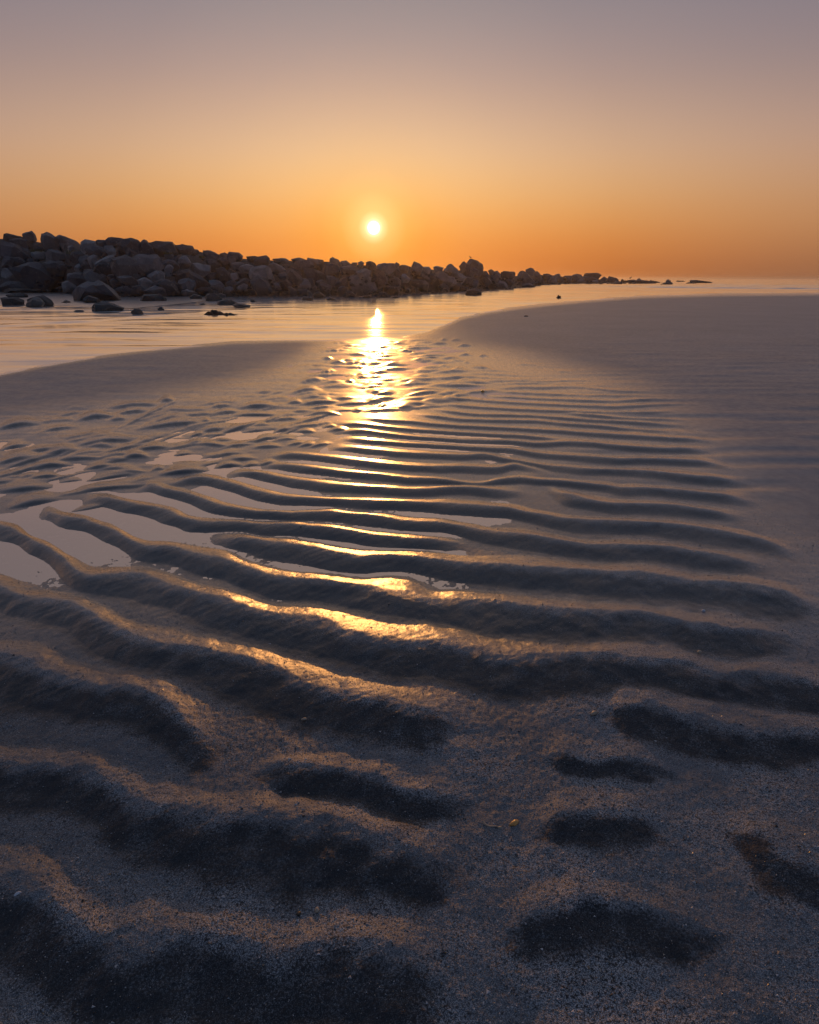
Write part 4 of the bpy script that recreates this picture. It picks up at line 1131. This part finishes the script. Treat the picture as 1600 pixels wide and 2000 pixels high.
# broken stone filling the chinks: far too many and too small to pick apart
def build_chips():
    rng = np.random.default_rng(5)
    ico = bmesh.new()
    bmesh.ops.create_icosphere(ico, subdivisions=1, radius=1.0)
    bv = np.array([v.co[:] for v in ico.verts])
    bf = np.array([[v.index for v in f.verts] for f in ico.faces])
    ico.free()
    V, Fc, n = [], [], 0
    for _ in range(900):
        u = rng.uniform(-300, 1280)
        tv = toe_v(u)
        topv = np.interp(u, [-300, 0, 150, 330, 560, 720, 900, 1000, 1280], [470, 470, 485, 486, 512, 522, 530, 538, 551])
        v = topv + (tv + 2 - topv) * rng.random() ** 0.7
        D, _g = rock_distance(u, v)
        c = at_dist(u, v, D + 0.05)
        r = D * rng.uniform(1.2, 4.5) / F
        sc = np.array([rng.uniform(0.8, 1.5), rng.uniform(0.8, 1.3), rng.uniform(0.5, 0.9)]) * r
        a = rng.uniform(0, 6.28)
        vv = bv * (1 + 0.25 * rng.normal(size=(len(bv), 1)).clip(-1.2, 1.2)) * sc
        ca, sa = math.cos(a), math.sin(a)
        vv = np.stack([vv[:, 0] * ca - vv[:, 1] * sa, vv[:, 0] * sa + vv[:, 1] * ca, vv[:, 2]], -1)
        V.append(vv + np.array(c))
        Fc.append(bf + n)
        n += len(bv)
    return mesh_np('stone_chips', np.concatenate(V), tris=np.concatenate(Fc), smooth=False)
obj('stone_chips', build_chips(), SHADED_RUBBLE, kind='stuff', label='loose broken stone filling chinks between the jetty boulders', category='rubble')

# ------------------------------------------------------------------ small things
def simple_mat(name, c0, c1, scale=30.0, rough=0.6, bump=0.3, dist=0.003):
    m, t, out = new_mat(name)
    co = t.n('ShaderNodeTexCoord').outputs['Object']
    n = t.n('ShaderNodeTexNoise', i_Scale=scale, i_Detail=5.0, i_Vector=co)
    c = t.ramp(n.outputs['Fac'], [(0.35, c0), (0.65, c1)])
    b = t.n('ShaderNodeBump', i_Strength=bump, i_Distance=dist, i_Height=n.outputs['Fac'])
    p = t.n('ShaderNodeBsdfPrincipled', i_Base_Color=c, i_Roughness=rough, i_Normal=b.outputs[0])
    t.link(p.outputs[0], out.inputs['Surface'])
    return m

def grain_mat():
    m, t, out = new_mat('shell_grit')
    r = t.n('ShaderNodeNewGeometry').outputs['Random Per Island']
    c = t.ramp(r, [(0.0, (0.50, 0.48, 0.46)), (0.22, (0.30, 0.29, 0.29)), (0.45, (0.42, 0.36, 0.29)), (0.62, (0.62, 0.60, 0.58)), (0.8, (0.36, 0.26, 0.17)), (0.9, (0.06, 0.06, 0.06)), (1.0, (0.70, 0.66, 0.60))], 'CONSTANT')
    p = t.n('ShaderNodeBsdfPrincipled', i_Base_Color=c, i_Roughness=0.32, i_IOR=1.5)
    t.link(p.outputs[0], out.inputs['Surface'])
    return m

def ground_at(u, v):
    x, y = ground(u, v)
    z = float(sand_z(np.array([u]), np.array([v]))[0])
    # shift along the ray so that the thing stays at this pixel on the raised sand
    d = raydir(u, v)
    k = (z - CH) / d.z
    return Vector((d.x * k, d.y * k, z))

# coarse grit lying on the sand near the camera
def build_grit(n):
    rng = np.random.default_rng(17)
    v = 1010 + 1080 * rng.random(n) ** 0.85
    u = -150 + 1900 * rng.random(n)
    flank_shade = FLANK_SHADE[np.clip(np.searchsorted(VS, v), 0, NR - 1), np.clip(np.searchsorted(US, u), 0, NC - 1)]
    clump = 0.5 + 0.5 * vnoise(u / 120.0, v / 70.0, 101)
    keep = rng.random(n) < (0.10 + 0.9 * (1 - np.clip(flank_shade * 1.2, 0, 1)) ** 1.5) * (0.25 + 0.75 * clump)
    z0 = sand_z(u, v)
    keep &= z0 > 0.002
    u, v, z0 = u[keep], v[keep], z0[keep]
    x, y = ground(u, v)
    n = len(u)
    r = 0.00035 + 0.00055 * rng.random(n) ** 2 + (rng.random(n) < 0.05) * 0.0011 * rng.random(n)
    base = np.array([(1, 0, 0), (-0.5, 0.87, 0), (-0.5, -0.87, 0), (0.1, 0.05, 0.9), (-0.05, 0.1, -0.6)])
    f = np.array([(0, 1, 3), (1, 2, 3), (2, 0, 3), (1, 0, 4), (2, 1, 4), (0, 2, 4)])
    jit = base[None] * (1 + 0.35 * rng.normal(size=(n, 5, 1)).clip(-1.5, 1.5))
    a = rng.random(n) * 6.283
    ca, sa = np.cos(a)[:, None], np.sin(a)[:, None]
    jit[..., :2] = np.stack([jit[..., 0] * ca - jit[..., 1] * sa, jit[..., 0] * sa + jit[..., 1] * ca], -1)
    P = jit * r[:, None, None] * np.array([1.25, 1.0, 1.0]) + np.stack([x, y, z0 + r * 0.25], -1)[:, None, :]
    T = f[None] + (np.arange(n) * 5)[:, None, None]
    return mesh_np('sand_grit', P.reshape(-1, 3), tris=T.reshape(-1, 3), smooth=False)
obj('sand_grit', build_grit(115000), grain_mat(), kind='stuff', label='coarse shell grit and sand grains scattered over the near sand', category='grit')

AMBER = simple_mat('amber_shell', (0.55, 0.26, 0.06), (0.75, 0.42, 0.14), 220, 0.25, 0.3, 0.0006)
TAN = simple_mat('tan_pebble', (0.33, 0.25, 0.17), (0.50, 0.40, 0.29), 300, 0.45, 0.4, 0.0006)
WHITE = simple_mat('white_shell', (0.55, 0.55, 0.58), (0.75, 0.74, 0.74), 260, 0.4, 0.4, 0.0005)
BLUE = simple_mat('mussel_shell', (0.16, 0.22, 0.36), (0.40, 0.46, 0.58), 200, 0.3, 0.3, 0.0005)
DARK = simple_mat('dark_weed', (0.018, 0.016, 0.012), (0.05, 0.042, 0.028), 60, 0.45, 0.4, 0.002)
WOOD = simple_mat('pale_stick', (0.36, 0.24, 0.15), (0.52, 0.38, 0.26), 240, 0.6, 0.5, 0.0006)

def pebble(name, label, cat, u, v, wpx, hpx, ang, mat, seed, group=None, flat=0.6):
    p = ground_at(u, v)
    k = (p - Vector((0, 0, CH))).length / F
    bm = bmesh.new()
    bmesh.ops.create_icosphere(bm, subdivisions=3, radius=0.5)
    off = Vector((seed * 2.3, seed * 1.1, seed * 0.7))
    for vv in bm.verts:
        q = vv.co.copy()
        vv.co *= 1 + 0.28 * mnoise.noise(q * 2.4 + off) + 0.10 * mnoise.noise(q * 6 + off)
        vv.co.x *= 1 - 0.25 * q.x
        vv.co = Vector((vv.co.x * wpx * k, vv.co.y * hpx * k * 1.25, vv.co.z * hpx * k * flat * 1.6))
    for f in bm.faces:
        f.smooth = True
    me = bpy.data.meshes.new(name)
    bm.to_mesh(me)
    bm.free()
    o = obj(name, me, mat, label=label, category=cat)
    if group:
        o['group'] = group
    o.location = p + Vector((0, 0, hpx * k * 0.25))
    o.rotation_euler = (0, 0, ang)
    return o

def shell(name, label, u, v, wpx, ang, mat, seed, tilt=0.5):
    """half of a ribbed bivalve lying on the sand"""
    p = ground_at(u, v)
    k = (p - Vector((0, 0, CH))).length / F
    r = wpx * k * 0.5
    nr, nt = 7, 17
    pts = []
    for i in range(nr + 1):
        f = i / nr
        for j in range(nt):
            a = -1.25 + 2.5 * j / (nt - 1)
            rad = r * 2.0 * f * (1 - 0.18 * abs(a) ** 2 / 1.6)
            rib = 1 + 0.04 * math.cos(j * math.pi)
            pts.append((rad * math.sin(a) * rib, rad * math.cos(a) * rib - r, 0.55 * r * math.sin(math.pi * min(f * 0.62 + 0.05, 1)) * (1 - 0.25 * (a / 1.25) ** 2)))
    me = mesh_np(name, np.array(pts), grid_faces(nr + 1, nt))
    o = obj(name, me, mat, label=label, category='shell')
    md = o.modifiers.new('thick', 'SOLIDIFY')
    md.thickness = r * 0.12
    o.location = p + Vector((0, 0, 0.1 * r))
    o.rotation_euler = (tilt, 0.1, ang)
    return o

def tube(name, pts, rads, mat, sides=7):
    V, Fq = [], []
    for i, (p, r) in enumerate(zip(pts, rads)):
        p = Vector(p)
        d = (Vector(pts[min(i + 1, len(pts) - 1)]) - Vector(pts[max(i - 1, 0)])).normalized()
        a = d.cross(Vector((0.13, 0.2, 1))).normalized()
        b = d.cross(a)
        for s in range(sides):
            t = 2 * math.pi * s / sides
            V.append(p + (a * math.cos(t) + b * math.sin(t)) * r)
    for i in range(len(pts) - 1):
        for s in range(sides):
            Fq.append((i * sides + s, i * sides + (s + 1) % sides, (i + 1) * sides + (s + 1) % sides, (i + 1) * sides + s))
    me = mesh_np(name, np.array([v[:] for v in V]), np.array(Fq))
    return me

# things lying on the near sand
pebble('shell_fragment', 'glowing amber shell fragment beside the pale curved twig', 'shell', 1005, 1609, 18, 8, 0.55, AMBER, 1)
tw = [ground_at(944 + 30 * f, 1608 + 12 * f + 3 * math.sin(f * 5)) + Vector((0, 0, 0.0012)) for f in np.linspace(0, 1, 9)]
tw0 = tw[0].copy()
o = obj('twig', tube('twig', [t - tw0 for t in tw], [0.0018, 0.0014, 0.0012, 0.0013, 0.0011, 0.0012, 0.0010, 0.0009, 0.0005], WOOD), WOOD, label='thin pale curved twig lying beside the amber shell fragment', category='twig')
o.location = tw0
pebble('pebble', 'small tan pebble at the free end of the curved twig', 'pebble', 977, 1617, 8, 4, 0.1, TAN, 2, 'pebbles on the near sand')
pebble('pebble', 'long tan pebble at the tip of a dark ripple', 'pebble', 1161, 1394, 15, 7, 0.6, TAN, 3, 'pebbles on the near sand')
shell('mussel_shell', 'small pale blue mussel shell on the sand of a dark ripple', 1538, 1416, 8, 0.9, BLUE, 4)
shell('clam_shell', 'little white clam shell on the brown ripple', 36, 1747, 7, 0.4, WHITE, 5)
pebble('pebble', 'yellow-brown pebble on the pale grit between two black ripples', 'pebble', 620, 1779, 8, 7, 0.2, TAN, 6, 'pebbles on the near sand')
pebble('pebble', 'orange pebble on the upper edge of the black ripple trough', 'pebble', 501, 1811, 8, 6, 0.9, AMBER, 7, 'pebbles on the near sand')
pebble('pebble', 'black pebble among pale grit beside a yellow-brown pebble', 'pebble', 584, 1786, 8, 6, 0.2, DARK, 8, 'pebbles on the near sand')
pebble('pebble', 'flat tan pebble beyond the smooth sand tongue', 'pebble', 1366, 1274, 9, 5, 0.8, TAN, 9, 'pebbles on the near sand')
pebble('pebble', 'white pebble in the grey trough right of centre', 'pebble', 1374, 1194, 6, 5, 0.2, WHITE, 10, 'pebbles on the near sand')
pebble('pebble', 'round pale pebble perched behind a sunlit ripple crest', 'pebble', 1251, 1061, 7, 6, 0.0, TAN, 11, 'pebbles on the near sand')
pebble('pebble', 'dark flat pebble on the sunlit ripple crest', 'pebble', 1044, 1180, 11, 4, 0.1, DARK, 12, 'pebbles on the near sand')
pebble('pebble', 'dark bead-like pebble on the near sunlit crest', 'pebble', 853, 1236, 8, 4, 0.1, DARK, 13, 'pebbles on the near sand')
pebble('pebble', 'dark sliver pebble at the pool edge on a long crest', 'pebble', 444, 1162, 12, 3, -0.2, DARK, 14, 'pebbles on the near sand')
pebble('pebble', 'brown pebble lying in the blue-grey trough by a brown ripple', 'pebble', 595, 1405, 10, 4, 0.2, TAN, 15, 'pebbles on the near sand')
pebble('pebble', 'dark brown pebble where a ripple fades into grey grit', 'pebble', 488, 1566, 9, 6, 0.6, DARK, 16, 'pebbles on the near sand')
pebble('pebble', 'gold pebble catching the sun at the end of a wet ripple', 'pebble', 943, 766, 7, 5, 0.0, AMBER, 18, 'pebbles on the near sand')
pebble('pebble', 'tiny dark stone alone on the far smooth sand bar', 'pebble', 1028, 618, 8, 2.6, 0.1, DARK, 19)

# seaweed left by the tide
def seaweed(label, u, v, wpx, hpx, n, seed, name='seaweed'):
    rng = random.Random(seed)
    p = ground_at(u, v)
    p.z = max(p.z, 0.0)
    k = (p - Vector((0, 0, CH))).length / F
    V, Fc = [], []
    for i in range(n):
        c = Vector((rng.gauss(0, 0.22) * wpx * k, rng.gauss(0, 0.10) * wpx * k, 0))
        a, L = rng.uniform(0, 6.28), rng.uniform(0.25, 0.55) * wpx * k
        hh = hpx * k * rng.uniform(0.3, 1.0) * max(0.15, 1 - abs(c.x) / (0.5 * wpx * k))
        w0 = rng.uniform(0.6, 1.4) * k * 2
        m = 6
        for j in range(m + 1):
            f = j / m
            q = c + Vector((math.cos(a + f) * L * f, math.sin(a + f) * L * f * 0.7, hh * math.sin(math.pi * min(1, f + 0.2)) + 0.004))
            s = Vector((-math.sin(a), math.cos(a), 0.5)) * w0 * (1 - 0.7 * f)
            V += [q - s, q + s]
            if j:
                b = len(V) - 4
                Fc.append((b, b + 1, b + 3, b + 2))
    me = bpy.data.meshes.new(name)
    me.from_pydata([x[:] for x in V], [], Fc)
    o = obj(name, me, DARK, label=label, category='seaweed')
    md = o.modifiers.new('thick', 'SOLIDIFY')
    md.thickness = k * 1.0
    o.location = p
    return o
seaweed('dark clump of seaweed stranded in the shallow channel', 419, 620, 26, 8, 40, 3)
seaweed('low strand of weed trailing from the stranded seaweed clump', 444, 621, 26, 2.5, 14, 4)
seaweed('small upright sprig of weed in the bright far shallows', 1091, 584, 6, 6, 6, 5)

# salt grass growing in the chinks of the jetty
GRASS = simple_mat('salt_grass', (0.10, 0.11, 0.03), (0.26, 0.20, 0.06), 12, 0.6, 0.1)
def tuft(label, u, v, wpx, hpx, seed):
    rng = random.Random(seed)
    D, _ = rock_distance(u, v + hpx)
    p = at_dist(u, v + hpx * 0.6, D - 0.12)
    k = D / F
    V, Fc = [], []
    for i in range(70):
        c = Vector((rng.uniform(-0.5, 0.5) * wpx * k, rng.uniform(-0.25, 0.3) * wpx * k, -0.1 * hpx * k))
        lean = Vector((rng.gauss(0, 0.45), rng.gauss(-0.1, 0.3), 1)).normalized()
        L = hpx * k * rng.uniform(0.6, 1.25)
        side = Vector((rng.uniform(-1, 1), rng.uniform(-1, 1), 0)).normalized() * k * 0.45
        b = len(V)
        for j in range(4):
            f = j / 3
            q = c + lean * L * f + Vector((lean.x, lean.y, -0.5)) * L * 0.35 * f * f
            V += [q - side * (1 - 0.9 * f), q + side * (1 - 0.9 * f)]
        for j in range(3):
            Fc.append((b + 2 * j, b + 2 * j + 1, b + 2 * j + 3, b + 2 * j + 2))
    me = bpy.data.meshes.new('grass_tuft')
    me.from_pydata([x[:] for x in V], [], Fc)
    o = obj('grass_tuft', me, GRASS, label=label, category='grass', group='grass tufts in the jetty')
    o.location = p
tuft('bright yellow-green grass tuft between boulders below the skyline dip', 148, 488, 30, 11, 1)
tuft('small dull grass tuft under the square grey block', 72, 487, 22, 8, 2)
tuft('green tuft wedged under the wide pale skyline boulder', 328, 491, 14, 8, 3)
tuft('little pale tuft on the skyline rocks past the pale pointed boulder', 394, 500, 9, 6, 4)

# birds
FEATHER = simple_mat('gull_feathers', (0.05, 0.05, 0.055), (0.11, 0.11, 0.115), 20, 0.6, 0.1)
LEGM = simple_mat('bird_leg', (0.10, 0.07, 0.03), (0.14, 0.09, 0.04), 20, 0.5, 0.1)
def bird(label, base, size, face):
    e = bpy.data.objects.new('bird', None)
    COL.objects.link(e)
    e.location = base
    e.rotation_euler = (0, 0, face)
    e['label'], e['category'] = label, 'bird'
    # one continuous body: tail, rump, breast, neck, head, bill
    ring = [(-0.62, 0.36, 0.012, 0.006), (-0.45, 0.40, 0.06, 0.03), (-0.25, 0.46, 0.115, 0.10), (0.0, 0.50, 0.15, 0.155), (0.18, 0.55, 0.135, 0.15), (0.28, 0.66, 0.085, 0.09),
            (0.31, 0.77, 0.07, 0.075), (0.36, 0.86, 0.078, 0.075), (0.43, 0.885, 0.055, 0.05), (0.49, 0.875, 0.022, 0.022), (0.58, 0.86, 0.008, 0.010)]
    V, Fq, n = [], [], 10
    for i, (x, z, wy, wz) in enumerate(ring):
        a, b = ring[max(i - 1, 0)], ring[min(i + 1, len(ring) - 1)]
        d = Vector((b[0] - a[0], 0, b[1] - a[1])).normalized()
        upv = Vector((-d.z, 0, d.x))
        for s in range(n):
            t = 2 * math.pi * s / n
            V.append(Vector((x, 0, z)) + Vector((0, 1, 0)) * wy * math.cos(t) + upv * wz * math.sin(t))
    for i in range(len(ring) - 1):
        for s in range(n):
            Fq.append((i * n + s, i * n + (s + 1) % n, (i + 1) * n + (s + 1) % n, (i + 1) * n + s))
    me = mesh_np('body', np.array([(v * size)[:] for v in V]), np.array(Fq))
    obj('body', me, FEATHER, e)
    for s in (-1, 1):
        pts = [Vector((0.0, 0.05 * s, 0.38)) * size, Vector((0.03, 0.055 * s, 0.2)) * size, Vector((0.0, 0.055 * s, 0.0)) * size, Vector((0.09, 0.06 * s, -0.005)) * size]
        obj('leg', tube('leg', pts, [0.025 * size, 0.018 * size, 0.018 * size, 0.012 * size], LEGM, 6), LEGM, e)
    return e
def top_of(ref):
    b = next(b for b in BOULDERS if b['ref'] == ref)
    o = b['obj']
    tv = max(o.data.vertices, key=lambda q: q.co.z - 0.0 * q.co.x)
    return o.location + tv.co
bird('small dark seabird perched on the top corner of the tilted block', top_of('tilted bird block') - Vector((0, 0, 0.01)), 0.17, 2.6)
fb = at_dist(1231, 546.2, float(row_ground(553.5)[0]))
bird('tiny dark seabird standing on low stones near the jetty tip', fb, 0.42, 0.3)


# ------------------------------------------------------------------ thin sunset haze over the whole shore
def build_haze():
    bm = bmesh.new()
    bmesh.ops.create_cube(bm, size=1.0)
    for v in bm.verts:
        v.co = Vector((v.co.x * 60000.0, v.co.y * 12000.0 + 5000.0, v.co.z * 4.2 + 0.9))
    me = bpy.data.meshes.new('haze')
    bm.to_mesh(me)
    bm.free()
    m, t, out = new_mat('haze')
    pv = t.n('ShaderNodeVolumePrincipled', i_Color=(1.0, 0.93, 0.86, 1), i_Density=0.0008, i_Anisotropy=0.8)
    t.link(pv.outputs[0], out.inputs['Volume'])
    return obj('haze', me, m, kind='stuff')
build_haze()
